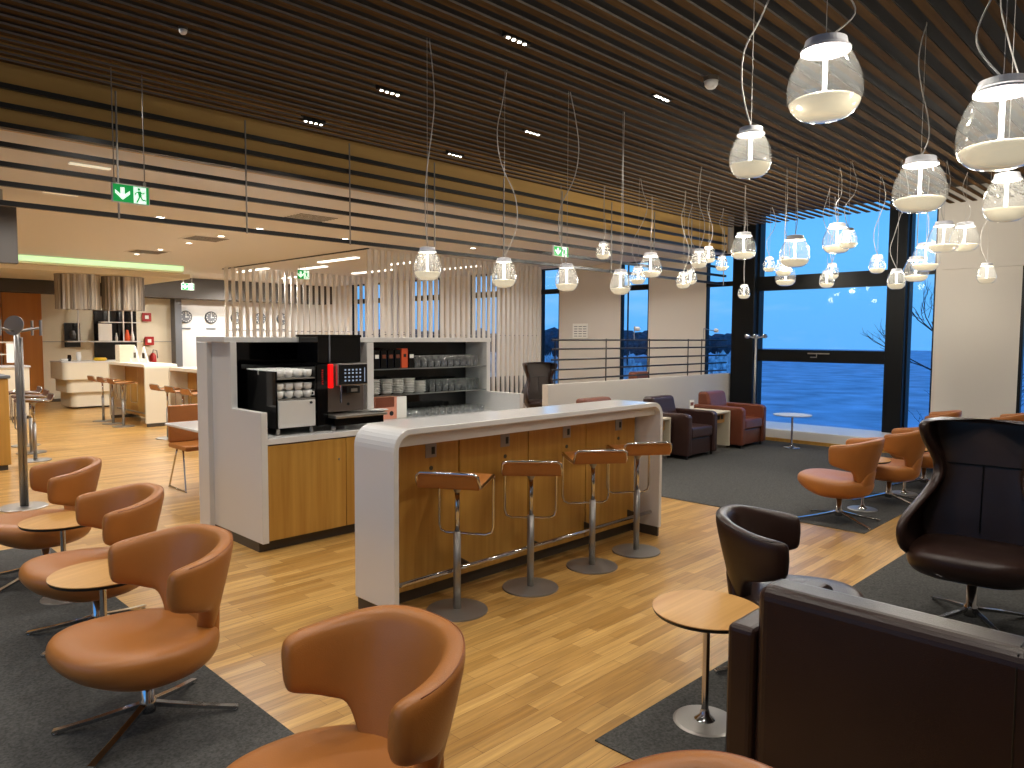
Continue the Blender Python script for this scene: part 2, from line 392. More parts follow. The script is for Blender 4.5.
# ------------------------------------------------------------- bar stools
def make_stool(label, group):
    t = thing('bar_stool', label, 'bar stool', (0, 0, 0), 0, group)
    B().lathe([(.001, 0), (.178, 0), (.18, .004), (.178, .010), (.03, .016), (.001, .016)], seg=40).build('base_plate', M_steel, t, smooth=False)
    B().cyl((0, 0, .012), .022, .46).build('column', M_steel, t, smooth=True)
    B().cyl((0, 0, .46), .014, .28).build('gas_lift', M_chrome, t, smooth=True)
    B().lathe([(.014, .70), (.035, .735), (.07, .75), (.07, .758), (.001, .758)], seg=20).build('seat_mount', M_steel, t, smooth=True)
    # seat profile in local x (front +)
    pr = [(-.192, .842), (-.184, .842), (-.176, .80), (-.16, .775), (-.13, .770), (-.05, .770), (.08, .778), (.15, .786), (.18, .782), (.192, .770)]
    th = .018; b = B(); rows = []
    n = 9
    for j in range(n):
        yy = -.178+.356*j/(n-1)
        e = 1.0; k = abs(yy)/.195
        fl = .012*max(0, k-.8)*5
        up = [(x, yy, z) for x, z in pr]; dn = [((x-.016, yy, z-.002-(.018 if x > -.183 else 0)) if x < -.15 else (x, yy, z-th)) for x, z in pr[::-1]]
        rows.append(up+dn)
    b.grid(rows, True, True); b.build('seat', M_tan, t, bevel=.005, smooth=True)
    # metal edge around the raised lip
    e_ = [(.14, -.182, .784), (-.13, -.182, .766), (-.168, -.182, .772), (-.19, -.180, .805), (-.197, -.176, .832), (-.197, -.155, .845), (-.197, 0, .846), (-.197, .155, .845), (-.197, .176, .832), (-.19, .18, .805), (-.168, .182, .772), (-.13, .182, .766), (.14, .182, .784)]
    B().tube(e_, .008, 8).build('seat_edge', M_chrome, t, smooth=True)
    lo = [(-.12, -.17, .762), (.17, -.17, .765), (.185, -.17, .74), (.185, -.17, .46), (.185, -.16, .425), (.185, -.125, .41), (.185, .125, .41), (.185, .16, .425), (.185, .17, .46), (.185, .17, .74), (.17, .17, .765), (-.12, .17, .762)]
    B().tube(lo, .0075, 8).build('foot_loop', M_chrome, t, smooth=True)
    return t
SP = [(2.755, 3.15, 32), (3.345, 3.115, 44), (3.97, 3.11, 54), (4.49, 3.10, 57)]
SL = ['bar stool with tan seat at the near left end of the white bar', 'second tan bar stool from the left at the white bar', 'third tan bar stool from the left at the white bar', 'bar stool with tan seat at the far right end of the white bar']
st0 = make_stool(SL[0], 'bar stools along the white bar counter')
st0.location = (SP[0][0], SP[0][1], 0); st0.rotation_euler = (0, 0, math.radians(SP[0][2]))
for p, l in list(zip(SP, SL))[1:]: dup(st0, (p[0], p[1], 0), p[2], l)

# ------------------------------------------------------------- little swivel armchair
def smooth(a, b, x):
    t = max(0, min(1, (x-a)/(b-a))); return t*t*(3-2*t)
def chair_legs(t, m, r=.35, z=.085, off=12):
    for k in range(4):
        a = math.radians(45+90*k+off*(1 if k % 2 else -1)); ca, sa = math.cos(a), math.sin(a)
        b = B(); rows = []
        for d_, h, hw, tk in ((.02, z+.01, .016, .024), (.08, z-.005, .015, .022), (r*.6, z-.035, .015, .018), (r, .024, .016, .014)):
            cx, cy = d_*ca, d_*sa; nx, ny = -sa*hw, ca*hw
            rows.append([(cx+nx, cy+ny, h), (cx-nx, cy-ny, h), (cx-nx*.6, cy-ny*.6, h-tk), (cx+nx*.6, cy+ny*.6, h-tk)])
        b.grid(rows, True, True)
        b.cyl(((r-.012)*ca, (r-.012)*sa, 0.0), .012, .014, 10)
        b.build('leg', m, t, bevel=.003)
def make_chair(name, label, cat, leather, pip, group):
    t = thing(name, label, cat, (0, 0, 0), 0, group)
    chair_legs(t, M_chrome)
    B().lathe([(.001, .05), (.03, .05), (.032, .10), (.024, .11), (.024, .24), (.001, .24)], seg=20).build('column', M_chrome, t, smooth=True)
    # seat pad
    b = B(); rows = []
    for r, z in ((.02, .222), (.40, .225), (.68, .236), (.88, .260), (.975, .296), (1.0, .338), (.985, .372), (.93, .392), (.78, .402), (.5, .400), (.2, .394), (.02, .393)):
        row = []
        for k in range(36):
            a = 2*PI*k/36; ca, sa = math.cos(a), math.sin(a); p = 2.5
            x = math.copysign(abs(ca)**(2/p), ca); y = math.copysign(abs(sa)**(2/p), sa)
            rx = .345 if x > 0 else .27
            wy = .31*(1-.16*smooth(.1, -1, x))
            zz = z + (.022*smooth(-.2, 1, x*r) if z > .32 else .045*smooth(.2, 1.0, x*r))
            row.append((x*r*rx, y*r*wy, zz))
        rows.append(row)
    b.grid(rows, True, True); b.build('seat', leather, t, smooth=True, sub=1)
    # backrest: band wrapping round, open above the seat sides
    b = B(); rows = []; N = 33; A = 98
    def plan(a, off, z):
        aa = math.radians(min(a, 90)) if a >= 0 else math.radians(max(a, -90))
        lean = .10*((.74-z)/.4)*(1-.55*smooth(50, 95, abs(a)))
        rx = .345-off-lean; ry = .32-off-lean*.75
        x = -rx*math.copysign(abs(math.cos(aa))**.82, 1); y = ry*math.copysign(abs(math.sin(aa))**.9, math.sin(aa))
        if abs(a) > 90: x += (abs(a)-90)/14*.055; y -= math.copysign(.016*((abs(a)-90)/14), y)
        return x, y
    for i in range(N):
        a = -A+2*A*i/(N-1); q = abs(a)
        top = .758-.055*smooth(15, 104, q)
        bot = .275+.21*smooth(30, 62, q)+.045*smooth(62, 98, q)
        row = []
        th = .075-.008*smooth(60, 112, q)
        if q > 97: ins = .016
        elif q > 91: ins = .004
        else: ins = 0
        top -= ins; bot += ins
        zs = [bot, bot+(top-bot)*.08, bot+(top-bot)*.35, bot+(top-bot)*.7, top-.02, top]
        offs = [.018, .004, 0, 0, .003, .016]
        for z, o_ in zip(zs, offs): x, y = plan(a, o_+ins*.6, z); row.append((x, y, z))
        for z, o_ in list(zip(zs, offs))[::-1]: x, y = plan(a, th-o_-ins*.6, z); row.append((x, y, z))
        rows.append(row)
    b.grid(rows, True, True); bk = b.build('backrest', leather, t, smooth=True, sub=1)
    # stitched seams along the upper rim
    for o_ in (.016,):
        pts = []
        for i in range(41):
            a = -86+172*i/40; top = .758-.055*smooth(15, 104, abs(a)); x, y = plan(a, o_, top); pts.append((x, y, top-.007))
        B().tube(pts, .002, 5).build('seam', pip, bk, smooth=True)
    # moulded neck that joins back and seat
    b = B(); rows = []
    for z, hw, xo in ((.25, .16, -.16), (.29, .20, -.21), (.35, .19, -.235), (.43, .16, -.245), (.5, .15, -.262)):
        rows.append([(xo-.035+.04*(abs(s)**2), s*hw, z) for s in (-1, -.5, 0, .5, 1)] + [(xo+.055, s*hw*.9, z) for s in (1, .5, 0, -.5, -1)])
    b.grid(rows, True, True); b.build('back_neck', leather, t, smooth=True, sub=1)
    return t
TG = 'tan swivel armchairs'
c0 = make_chair('swivel_chair', 'cognac leather swivel chair at the lower left, whole chrome star base in view', 'armchair', M_tan, M_tanp, 'cognac chairs on the left carpet')
c0.location = (1.03, 3.11, 0); c0.rotation_euler = (0, 0, math.radians(185))
dup(c0, (1.06, 1.69, 0), 180, 'cognac leather chair at the bottom centre, cut off by the lower edge of the photo')
dup(c0, (1.175, 4.28, 0), 178, 'middle one of the three cognac leather chairs at the left, between two oak tables')
dup(c0, (1.22, 5.52, 0), 178, 'farthest cognac leather chair on the left carpet, beside the coat stand pole')
dup(c0, (1.02, .60, 0), 170, 'cognac leather chair at the bottom right of which only the top of the back shows')
g = 'tan chairs on the right carpet'
dup(c0, (6.53, 2.38, 0), 96, 'tan leather swivel chair at the grey carpet corner, first of the window row', g)
dup(c0, (7.65, 2.32, 0), 100, 'tan leather swivel chair behind the carpet corner chair, second of the window row', g)
dup(c0, (8.72, 2.30, 0), 100, 'tan leather swivel chair half hidden behind the dark wing chair, third of the window row', g)
dup(c0, (9.8, 2.55, 0), 100, 'tan leather swivel chair farthest along the window row, only its back rim showing', g)
dup(c0, (10.15, 1.92, 0), 90, 'tan leather chair seen over the top of the dark wing chair', g)
d0 = make_chair('swivel_chair', 'dark brown leather swivel chair with rounded back behind the small oak table', 'armchair', M_dleath, M_black, 'dark chairs')
d0.location = (3.36, 1.45, 0); d0.rotation_euler = (0, 0, math.radians(-72))

# ------------------------------------------------------------- wing chairs
def make_wing(label):
    t = thing('wing_chair', label, 'wing chair', (0, 0, 0), 0, 'high dark wing chairs')
    chair_legs(t, M_chrome, .39, .095, 8)
    B().lathe([(.001, .05), (.034, .05), (.036, .11), (.026, .12), (.026, .27), (.001, .27)], seg=20).build('column', M_chrome, t, smooth=True)
    b = B(); rows = []
    for r, z in ((.02, .262), (.6, .272), (.88, .30), (.98, .34), (1, .38), (.97, .42), (.9, .438), (.6, .445), (.02, .44)):
        row = []
        for k in range(32):
            a = 2*PI*k/32; ca, sa = math.cos(a), math.sin(a); p = 3.4
            x = math.copysign(abs(ca)**(2/p), ca); y = math.copysign(abs(sa)**(2/p), sa)
            row.append((.02+x*r*.33, y*r*.315, z+.015*max(0, x*r)))
        rows.append(row)
    b.grid(rows, True, True); b.build('seat_cushion', M_dleath, t, smooth=True, sub=1)
    # shell: (z, half width, x of back, x of side fronts)
    L_ = [(.27, .17, -.20, -.10), (.33, .25, -.27, .02), (.39, .325, -.30, .22), (.46, .35, -.31, .28), (.54, .355, -.32, .29), (.60, .34, -.33, .25), (.66, .30, -.345, .10), (.73, .26, -.355, -.08), (.80, .235, -.37, -.19), (.88, .243, -.385, -.20), (.96, .28, -.40, -.14), (1.03, .305, -.415, -.08), (1.10, .315, -.43, -.06), (1.135, .308, -.435, -.10)]
    rows = []; NU = 21
    for z, hw, xb, xf in L_:
        outer = []; inner = []
        for i in range(NU):
            u = -1+2*i/(NU-1); q = abs(u)
            if q < .62:
                s = q/.62; yy = hw*math.sin(s*PI/2)**.9; xx = xb+.09*s**4
            else:
                s = (q-.62)/.38; yy = hw*(1+.03*math.sin(s*PI)); xx = xb+.09+(xf-xb-.09)*s
            yy = math.copysign(yy, u)
            outer.append((xx, yy, z))
            k = .055; nx = k*(1-smooth(.45, .75, q)); ny = -math.copysign(k*smooth(.3, .6, q), u)
            inner.append((xx+nx - (.012 if q > .97 else 0), yy+ny, z))
        rows.append(outer+inner[::-1])
    b = B(); b.grid(rows, True, True); sh = b.build('shell', M_dleath, t, smooth=True, sub=1)
    B().tube([(-.25, 0, .47), (-.283, 0, .66), (-.306, 0, .78), (-.318, 0, .86)], .004, 5).build('centre_seam', M_black, sh)
    B().tube([(-.319+.9*abs(y)**3, y, .86) for y in (-.2, -.15, -.1, 0, .1, .15, .2)], .004, 5).build('cross_seam', M_black, sh)
    return t
w0 = make_wing('dark brown leather wing chair with high back at the right edge of the photo')
w0.location = (4.67, .965, 0); w0.rotation_euler = (0, 0, math.radians(186))
dup(w0, (9.95, 9.0, 0), -125, 'distant dark wing chair in front of the white slats beyond the low wall')

# ------------------------------------------------------------- club armchairs and sofa
def make_club(name, label, cat, leather, seats=1, sw=.56, group=None):
    t = thing(name, label, cat, (0, 0, 0), 0, group)
    tz = .79 if seats == 1 else .765; W = seats*sw+.2; hw = W/2; D0, D1 = -.40, (.40 if seats == 1 else .33)
    for s in (-1, 1):
        y0, y1 = (s*hw, s*(hw-.1)); y0, y1 = min(y0, y1), max(y0, y1)
        B().prism([(D0, .05), (D1, .05), (D1, .56), (D1-.02, .59), (D1-.06, .605), (D0, .605)], 'y', y0, y1).build('arm', leather, t, smooth=False, bevel=.022, seg=3)
    B().box(D0+.02, D1-.04, -hw+.1, hw-.1, .05, .27).build('seat_base', leather, t, bevel=.015)
    for i in range(seats):
        y0 = -hw+.1+i*sw
        B().box(D0+.16, D1-.01, y0+.003, y0+sw-.003, .272, .42).build('seat_cushion', leather, t, bevel=.03, seg=3)
        if i: continue
        bk = B().prism([(D0, .05), (D0+.10, .05), (D0+.26, .42), (D0+.17, tz), (D0, tz)], 'y', -hw+.102, hw-.102).build('backrest', leather, t, bevel=.045, seg=5)
        if seats == 2: B().tube([(D0-.0005, 0, .06), (D0-.0005, 0, tz-.05), (D0+.014, 0, tz-.013), (D0+.05, 0, tz+.0005), (D0+.12, 0, tz+.0005)], .0028, 6).build('seam', M_black, bk)
    for sx_ in (D0+.06, D1-.06):
        for sy in (-hw+.06, hw-.06): B().cyl((sx_, sy, 0), .02, .055, 12).build('foot', M_black, t)
    return t
k0 = make_club('club_armchair', 'brown leather club armchair beside the black window post', 'armchair', M_bleath, group='club armchairs along the low wall')
k0.location = (10.12, 5.33, 0); k0.rotation_euler = (0, 0, math.radians(-90))
k1 = make_club('club_armchair', 'darker brown leather club armchair between the two cream side tables', 'armchair', mat('dark_club_leather', (60, 38, 34), .3, bump=.1, bscale=240, var=.08, vscale=4), group='club armchairs along the low wall')
k1.location = (8.70, 5.36, 0); k1.rotation_euler = (0, 0, math.radians(-90))
dup(k0, (7.24, 5.36, 0), -90, 'brown club armchair hidden behind the bar with only its top edge visible').scale = (1, 1, 1.07)
sf = make_club('sofa', 'dark brown leather two-seat sofa seen from behind at the lower right', 'sofa', M_dleath, 2, .745)
sf.location = (2.71, .365, 0)

# ------------------------------------------------------------- tables
def make_table(name, label, cat, top_m, rtop=.223, rbase=.13, h=.482, group=None, bm=M_steel, edge=True):
    t = thing(name, label, cat, (0, 0, 0), 0, group)
    tp = B().lathe([(.001, h-.014), (rtop-.008, h-.014), (rtop, h-.003), (rtop, h), (.001, h)], seg=48).build('table_top', top_m, t)
    if edge: B().lathe([(rtop-.03, h-.022), (rtop-.006, h-.018), (rtop+.0008, h-.004), (rtop-.006, h-.0145), (rtop-.03, h-.0145)], seg=48).build('edge_band', M_black, tp)
    B().lathe([(.05, .006), (.022, .03), (.0145, .06), (.0145, h-.012)], seg=20).build('column', M_chrome, t, smooth=True)
    B().lathe([(.001, 0), (rbase, 0), (rbase, .004), (rbase-.01, .009), (.05, .012), (.001, .014)], seg=40).build('base_plate', bm, t)
    return t
t0 = make_table('side_table', 'small round oak table on a steel disc base beside the dark sofa', 'side table', M_oaktop, group='round oak side tables')
t0.location = (2.668, 1.485, 0.004)
dup(t0, (1.05, 3.73, .004), 20, 'round oak table between the first and second cognac chairs at the left')
dup(t0, (1.19, 4.97, .004), 40, 'round oak table between the second and farthest cognac chairs at the left')
dup(t0, (7.13, 2.385, .004), 10, 'round oak table between the first and second tan chairs by the window')
dup(t0, (8.17, 2.33, .004), 15, 'round oak table between the second and third tan chairs by the window')
tw = make_table('side_table', 'small round white table standing in front of the window sill', 'side table', M_white, .27, .12, .49, edge=False, bm=M_chrome)
tw.location = (10.42, 4.5, .004)
def cube_table(loc, label, grp='cream side tables with power sockets'):
    t = thing('power_table', label, 'side table', loc, 0, grp)
    B().box(-.32, .32, -.28, .28, .525, .55).build('table_top', M_cream, t, bevel=.004)
    for s in (-1, 1): B().box(s*.32-(.025 if s > 0 else 0), s*.32+(.025 if s < 0 else 0), -.28, .28, .04, .525).build('side_panel', M_cream, t, bevel=.004)
    B().box(-.295, .295, -.2, .26, .38, .525).build('socket_box', M_oaktop, t)
    for x in (-.1, .12, .22): B().box(x-.03, x+.03, -.207, -.2, .43, .49).build('socket', M_black, t)
    for x in (-.28, .28): B().box(x-.015, x+.015, -.24, .24, 0, .042).build('foot', M_steel, t)
    return t
cube_table((9.38, 5.38, .004), 'cream side table with sockets between the two visible club armchairs')
cube_table((7.96, 5.48, .004), 'cream side table just past the right end of the white bar')
cd = thing('card_holder', 'small clear card holder with a printed card on the cream side table', 'card holder', (9.3, 5.5, .554))
B().box(-.06, .06, -.03, .03, 0, .01).build('base', M_drink, cd)
B().box(-.055, .055, -.004, .004, .01, .15).build('card', M_paper, cd); B().box(-.04, .04, -.006, -.004, .07, .12).build('printed_picture', M_bleath, cd)

# ------------------------------------------------------------- low wall with railing
struct(B().box(7.03, 11.88, 6.26, 6.36, 0, .985).build('wall_divider', M_wallw, bevel=.004))
rl = thing('railing', 'black metal railing with five rails on top of the low white wall', 'railing', (7.2, 6.31, .985))
for z in (1.565, 1.445, 1.304, 1.172, 1.041): B().tube([(-.05, 0, z-.985), (4.6, 0, z-.985)], .012, 8).build('rail', M_black, rl)
for x in (.02, 1.12, 2.2, 3.32, 3.75): B().box(x-.004, x+.004, -.008, .008, 0, .6).build('post', M_black, rl)
tag(B().lathe([(.001, -.3), (.13, -.3), (.16, -.1), (.15, .0), (.08, .06), (.001, .07)], (0, 0, .0), 20).build('stool_pouf', M_bleath, smooth=True), 'brown rounded chair back peeping over the low wall behind the railing', 'seat back').location = (10.4, 6.62, 1.03) if False else (0, 0, 0)
bpy.data.objects.remove(bpy.data.objects['stool_pouf'])
tc_ = dup(k0, (10.95, 7.25, 0), -90, 'brown chair back peeping over the low wall behind the railing'); tc_.scale = (1, .8, 1.26)

# ------------------------------------------------------------- reading lamps and notice
def read_lamp(x, y, z, s, label):
    t = thing('reading_lamp', label, 'lamp', (x, y, z), 0, 'small lamps above the railing')
    B().tube([(0, 0, -.13), (0, 0, .05), (.02*s, 0, .07)], .006, 6).build('stem', M_steel, t)
    B().tube([(0, 0, .06), (.22*s, -.02, .02)], .006, 6).build('arm', M_steel, t)
    B().lathe([(.001, 0), (.03, .0), (.045, .03), (.03, .06), (.001, .065)], (.24*s, -.02, .0), 14).build('lamp_head', M_capw, t, smooth=True)
    return t
read_lamp(9.0, 6.31, 1.7, .2, 'small white reading lamp on the railing, left one')
read_lamp(11.0, 6.31, 1.7, 1.6, 'small white reading lamp with long arm on the railing, right one')
n_ = thing('wall_notice', 'sheet with small printed rows fixed to the pier beyond the railing', 'notice', (11.89, 9.7, 1.59))
B().box(-.006, .006, -.2, .2, 0, .3).build('sheet', M_paper, n_)
b = B()
for i in range(3):
    for j in range(5): b.box(-.009, -.006, -.17+.12*i, -.08+.12*i, .03+.05*j, .045+.05*j)
b.build('printed_rows', M_greyp, n_)

# ------------------------------------------------------------- coat stands
def coat_stand(name, label, loc, h, rot, spread=.2):
    t = thing(name, label, 'coat stand', loc, rot, 'metal coat stands')
    B().lathe([(.001, 0), (.2, 0), (.2, .006), (.19, .012), (.001, .014)], seg=32).build('base_plate', M_steel, t)
    B().cyl((0, 0, .012), .026, h-.06, 16).build('pole', M_steel, t, smooth=True)
    B().cyl((.04, 0, .012), .012, h-.12, 12).build('side_tube', M_steel, t, smooth=True)
    hd = B().lathe([(.001, 0), (.09, 0), (.09, .012), (.001, .012)], seg=24); o = hd.build('head_disc', M_steel, t)
    o.location = (0, -.03, h); o.rotation_euler = (math.radians(80), 0, 0)
    for k, a in enumerate((0, 180, 90, 270)):
        a = math.radians(a); ar = B().tube([(0, 0, h-.06), (spread*math.cos(a), spread*math.sin(a), h-.02)], .01, 8).build('arm', M_steel, t, smooth=True)
        B().tube([(spread*math.cos(a), spread*math.sin(a), h-.09), (spread*math.cos(a), spread*math.sin(a), h+.05)], .012, 8).build('hook', M_steel, ar)
    return t
coat_stand('coat_stand', 'tall steel coat stand at the left edge behind the cognac chairs', (1.58, 7.9, 0), 1.68, -45, .22)
cs = thing('coat_stand', 'slim steel coat stand with round knobs in front of the black window post', 'coat stand', (10.76, 5.26, 0), 0, 'metal coat stands')
B().lathe([(.001, 0), (.17, 0), (.17, .006), (.001, .014)], seg=32).build('base_plate', M_steel, cs)
B().cyl((0, 0, .012), .018, 1.6, 12).build('pole', M_steel, cs, smooth=True)
for a in range(0, 360, 60):
    ar_ = math.radians(a+20); q = B().tube([(0, 0, 1.6), (.13*math.cos(ar_), .13*math.sin(ar_), 1.63)], .009, 8).build('arm', M_steel, cs)
    B().lathe([(.001, -.035), (.025, -.025), (.035, 0), (.025, .025), (.001, .035)], (.15*math.cos(ar_), .15*math.sin(ar_), 1.635), 12).build('knob', M_chrome, q, smooth=True)

# ------------------------------------------------------------- coffee station
cf = thing('coffee_station', 'white coffee station with oak doors and an open shelf behind the bar', 'cabinet', (2.4, 4.98, 0))
ox, oy = 2.4, 4.98
side = [(0, .07), (0, 1.04), (.48, 1.04), (.48, 1.55), (.82, 1.55), (.82, .07)]
B().prism(side, 'x', .07, .12).build('side_panel', M_white, cf, bevel=.003)
B().prism(side, 'x', 2.78, 2.83).build('side_panel', M_white, cf, bevel=.003)
B().box(.03, 2.88, .82, 1.02, .0, 1.545).build('back_panel', M_white, cf, bevel=.003)
B().box(.03, 2.86, .50, 1.02, 1.548, 1.59).build('top_rail', M_white, cf, bevel=.003)
B().box(.125, 2.775, .80, .818, .87, 1.545).build('black_glass_back', M_gblack, cf)
B().box(.12, 2.78, .0, .80, .80, .845).build('worktop', M_solid, cf, bevel=.003)
B().box(.12, 2.78, .03, .8, .08, .795).build('carcass', M_kick, cf)
B().box(.07, 2.83, .06, .82, 0, .07).build('toe_kick', M_kick, cf)
for x0, x1 in ((.122, .785), (.79, 1.45), (1.455, 2.115), (2.12, 2.778)):
    dd = B().box(x0, x1, .008, .03, .082, .79).build('door', M_oak, cf, bevel=.002)
    B().box(x1-.07, x1-.055, .004, .0085, .62, .635).build('lock', M_steel, dd)
B().box(1.30, 1.37, .46, .80, .846, 1.545).build('divider', M_white, cf, bevel=.003)
for z in (1.06, 1.30): B().box(1.372, 2.778, .48, .80, z-.006, z+.006).build('shelf', M_shelfg, cf)

# cup warmer
wa = thing('cup_warmer', 'black cup warmer with white cups on racks left of the coffee machine', 'cup warmer', (2.64, 5.08, .846))
B().box(0, .012, 0, .6, .05, .485).build('side_panel', M_gblack, wa); B().box(.33, .342, 0, .6, .05, .525).build('side_panel', M_gblack, wa)
B().box(.012, .33, .59, .6, .05, .525).build('back_panel', M_gblack, wa)
B().box(.012, .33, .01, .59, .05, .06).build('bottom_panel', M_gblack, wa)
for z in (.27, .43): B().box(.012, .33, 0, .59, z-.006, z+.004).build('rack', M_steel, wa)
dw = B().box(.016, .326, -.012, .006, .055, .262).build('door', M_white, wa, bevel=.004)
B().cyl((0, 0, 0), .01, .012, 12).build('lock', M_black, dw).matrix_local = Matrix.Translation((.285, -.012, .24)) @ Matrix.Rotation(PI/2, 4, 'X')
for x in (.03, .31):
    for y in (.03, .55): B().cyl((x, y, 0), .014, .05, 12).build('foot', M_steel, wa)
def make_cup(label):
    t = thing('coffee_cup', label, 'cup', (0, 0, 0), 0, 'white cups in the cup warmer')
    B().lathe([(.001, 0), (.022, 0), (.034, .02), (.038, .058), (.035, .058), (.031, .02), (.001, .006)], seg=16).build('cup_body', M_china, t, smooth=True)
    B().tube([(.036, 0, .048), (.055, 0, .045), (.055, 0, .022), (.034, 0, .018)], .004, 6).build('handle', M_china, t, smooth=True)
    return t
cup0 = None
rows_ = ('front', 'second', 'third', 'fourth', 'rear')
cols_ = ('left', 'centre left', 'centre right', 'right')
for lev, (z, nm) in enumerate(((.846+.434, 'top rack'), (.846+.274, 'lower rack'))):
    for j in range(5 if lev == 0 else 3):
        for i in range(4):
            p = (2.69+.08*i, 5.13+.11*j, z+.001)
            lab = 'white coffee cup on the %s of the cup warmer, %s row, %s' % (nm, rows_[j], cols_[i])
            if cup0 is None: cup0 = make_cup(lab); cup0.location = p
            else: dup(cup0, p, random.uniform(0, 360), lab)
for j in range(2):
    for i in range(4):
        dup(cup0, (2.69+.08*i, 5.13+.11*j, .846+.274+.0605), random.uniform(0, 360), 'white coffee cup stacked on the %s row of lower rack cups, %s' % (rows_[j], cols_[i]))

# coffee machine
mc = thing('coffee_machine', 'bronze and black coffee machine with red light strip and touch screen', 'coffee machine', (3.0, 5.1, .846))
B().box(.0, .10, .0, .5, .04, .535).build('side_housing', M_gblack, mc, bevel=.006)
B().box(.105, .46, .03, .5, .14, .53).build('body', M_machine, mc, bevel=.012)
B().box(.105, .14, -.012, .029, .34, .53).build('light_strip', M_redl, mc, bevel=.004)
sc_ = B().box(.145, .425, -.07, -.035, .36, .535).build('touch_screen', M_steel, mc, bevel=.005)
B().box(.155, .417, -.0745, -.0705, .368, .527).build('display', M_screen, sc_)
ic0 = None
for i in range(5):
    for j, zz in enumerate((.392, .42, .452, .478)):
        if ic0 is None: ic0 = B().box(0, .015, -.0765, -.0748, 0, .013).build('icon', M_icon, sc_); q = ic0
        else: q = ic0.copy(); C.objects.link(q); q.parent = sc_
        q.location = (.203+.035*i, 0, zz)
B().box(.39, .396, -.0765, -.0748, .385, .5).build('side_bar', M_icon, sc_)

B().box(.25, .38, -.03, .03, .29, .35).build('spout', M_black, mc, bevel=.006)
B().box(.29, .35, -.034, -.0305, .305, .33).build('spout_label', M_steel, mc)
B().tube([(.20, -.02, .36), (.20, -.02, .22)], .007, 8).build('steam_pipe', M_chrome, mc)
B().cyl((0, 0, 0), .012, .006, 12).build('knob', M_black, mc).matrix_local = Matrix.Translation((.30, .03, .20)) @ Matrix.Rotation(PI/2, 4, 'X')
B().box(.105, .60, -.10, .2, .10, .125).build('drip_tray', M_steel, mc, bevel=.006)
B().box(.11, .58, -.07, .2, .04, .099).build('tray_base', M_gblack, mc)
for x in (.13, .5): B().cyl((x, -.02, 0), .018, .04, 12).build('foot', M_steel, mc)
for x in (.03, .5): B().cyl((x, .4, 0), .018, .14 if x > .1 else .04, 12).build('foot', M_steel, mc)
hp = B().box(.06, .46, .08, .42, .54, .75).build('bean_hopper', M_gblack, mc, bevel=.006)
B().box(.055, .465, .075, .425, .745, .765).build('lid', M_gblack, hp)
B().box(.155, .165, .07, .0795, .54, .765).build('trim_strip', M_greyp, hp)
b = B()
for k in range(7): b.box(.04, .055, -.003, -.0005, .37+.018*k, .382+.018*k)
b.build('red_lettering', M_red, mc)
sc2 = tag(B().lathe([(.001, 0), (.05, 0), (.085, .012), (.087, .016), (.05, .008), (.001, .006)], (0, 0, 0), 24).build('saucer', M_china, smooth=True), 'white saucer at the right end of the coffee machine tray', 'saucer'); sc2.location = (3.56, 5.08, .972)

# shelf contents
pk = None
for i in range(4):
    o = tag(B().box(-.034, .034, -.04, .04, 0, .17).build('coffee_pack', M_gblack, bevel=.004), 'black coffee pack with a small pale patch on the upper shelf, %s' % ('leftmost', 'second', 'third', 'fourth')[i], 'pack', 'black packs on the upper shelf')
    o.location = (3.86+.078*i, 5.56, 1.307)
    B().box(-.02, .02, -.043, -.0402, .09, .125).build('pack_label', M_paper if i == 0 else M_bleath, o)
o = tag(B().box(-.036, .036, -.04, .04, 0, .18).build('coffee_pack', M_orange, bevel=.004), 'orange coffee pack standing beside the black ones on the upper shelf', 'pack'); o.location = (4.175, 5.56, 1.307)
B().box(-.014, .014, -.043, -.0402, .10, .13).build('pack_label', M_black, o)
o = tag(B().box(-.03, .03, -.04, .04, 0, .16).build('coffee_pack', M_gblack, bevel=.004), 'black coffee pack with white patch right of the orange one', 'pack'); o.location = (4.255, 5.56, 1.307)
B().box(-.022, .022, -.043, -.0402, .09, .125).build('pack_label', M_paper, o)
gl0 = None
def glass(p, lab, grp):
    global gl0
    if gl0 is None:
        gl0 = tag(B().lathe([(.001, 0), (.026, 0), (.028, .01), (.033, .11), (.031, .11), (.026, .012), (.001, .008)], seg=14).build('drinking_glass', M_drink, smooth=True), lab, 'glass', grp); gl0.location = p; return gl0
    c_ = gl0.copy(); C.objects.link(c_); c_.location = p; c_['label'] = lab; c_['group'] = grp; return c_
ORD = ['first', 'second', 'third', 'fourth', 'fifth', 'sixth', 'seventh', 'eighth', 'ninth', 'tenth', 'eleventh', 'twelfth']
for j in range(2):
    for i in range(10): glass((4.34+.083*i, 5.54+.1*j, 1.307), 'clear tumbler in the %s row of the upper shelf, %s from the packs' % (('front', 'rear')[j], ORD[i]), 'tumblers on the upper shelf')
for j in range(2):
    for i in range(8): glass((4.52+.083*i, 5.54+.1*j, 1.067), 'clear tumbler in the %s row of the middle shelf, %s from the plates' % (('front', 'rear')[j], ORD[i]), 'tumblers on the middle shelf')
for j in range(3):
    for i in range(11): glass((4.2+.085*i, 5.40+.1*j, .847), 'small glass on the worktop under the shelves, %s row, %s from the carton' % (('front', 'middle', 'back')[j], ORD[i]), 'glasses on the worktop').scale = (1, 1, .55)
pl0 = None
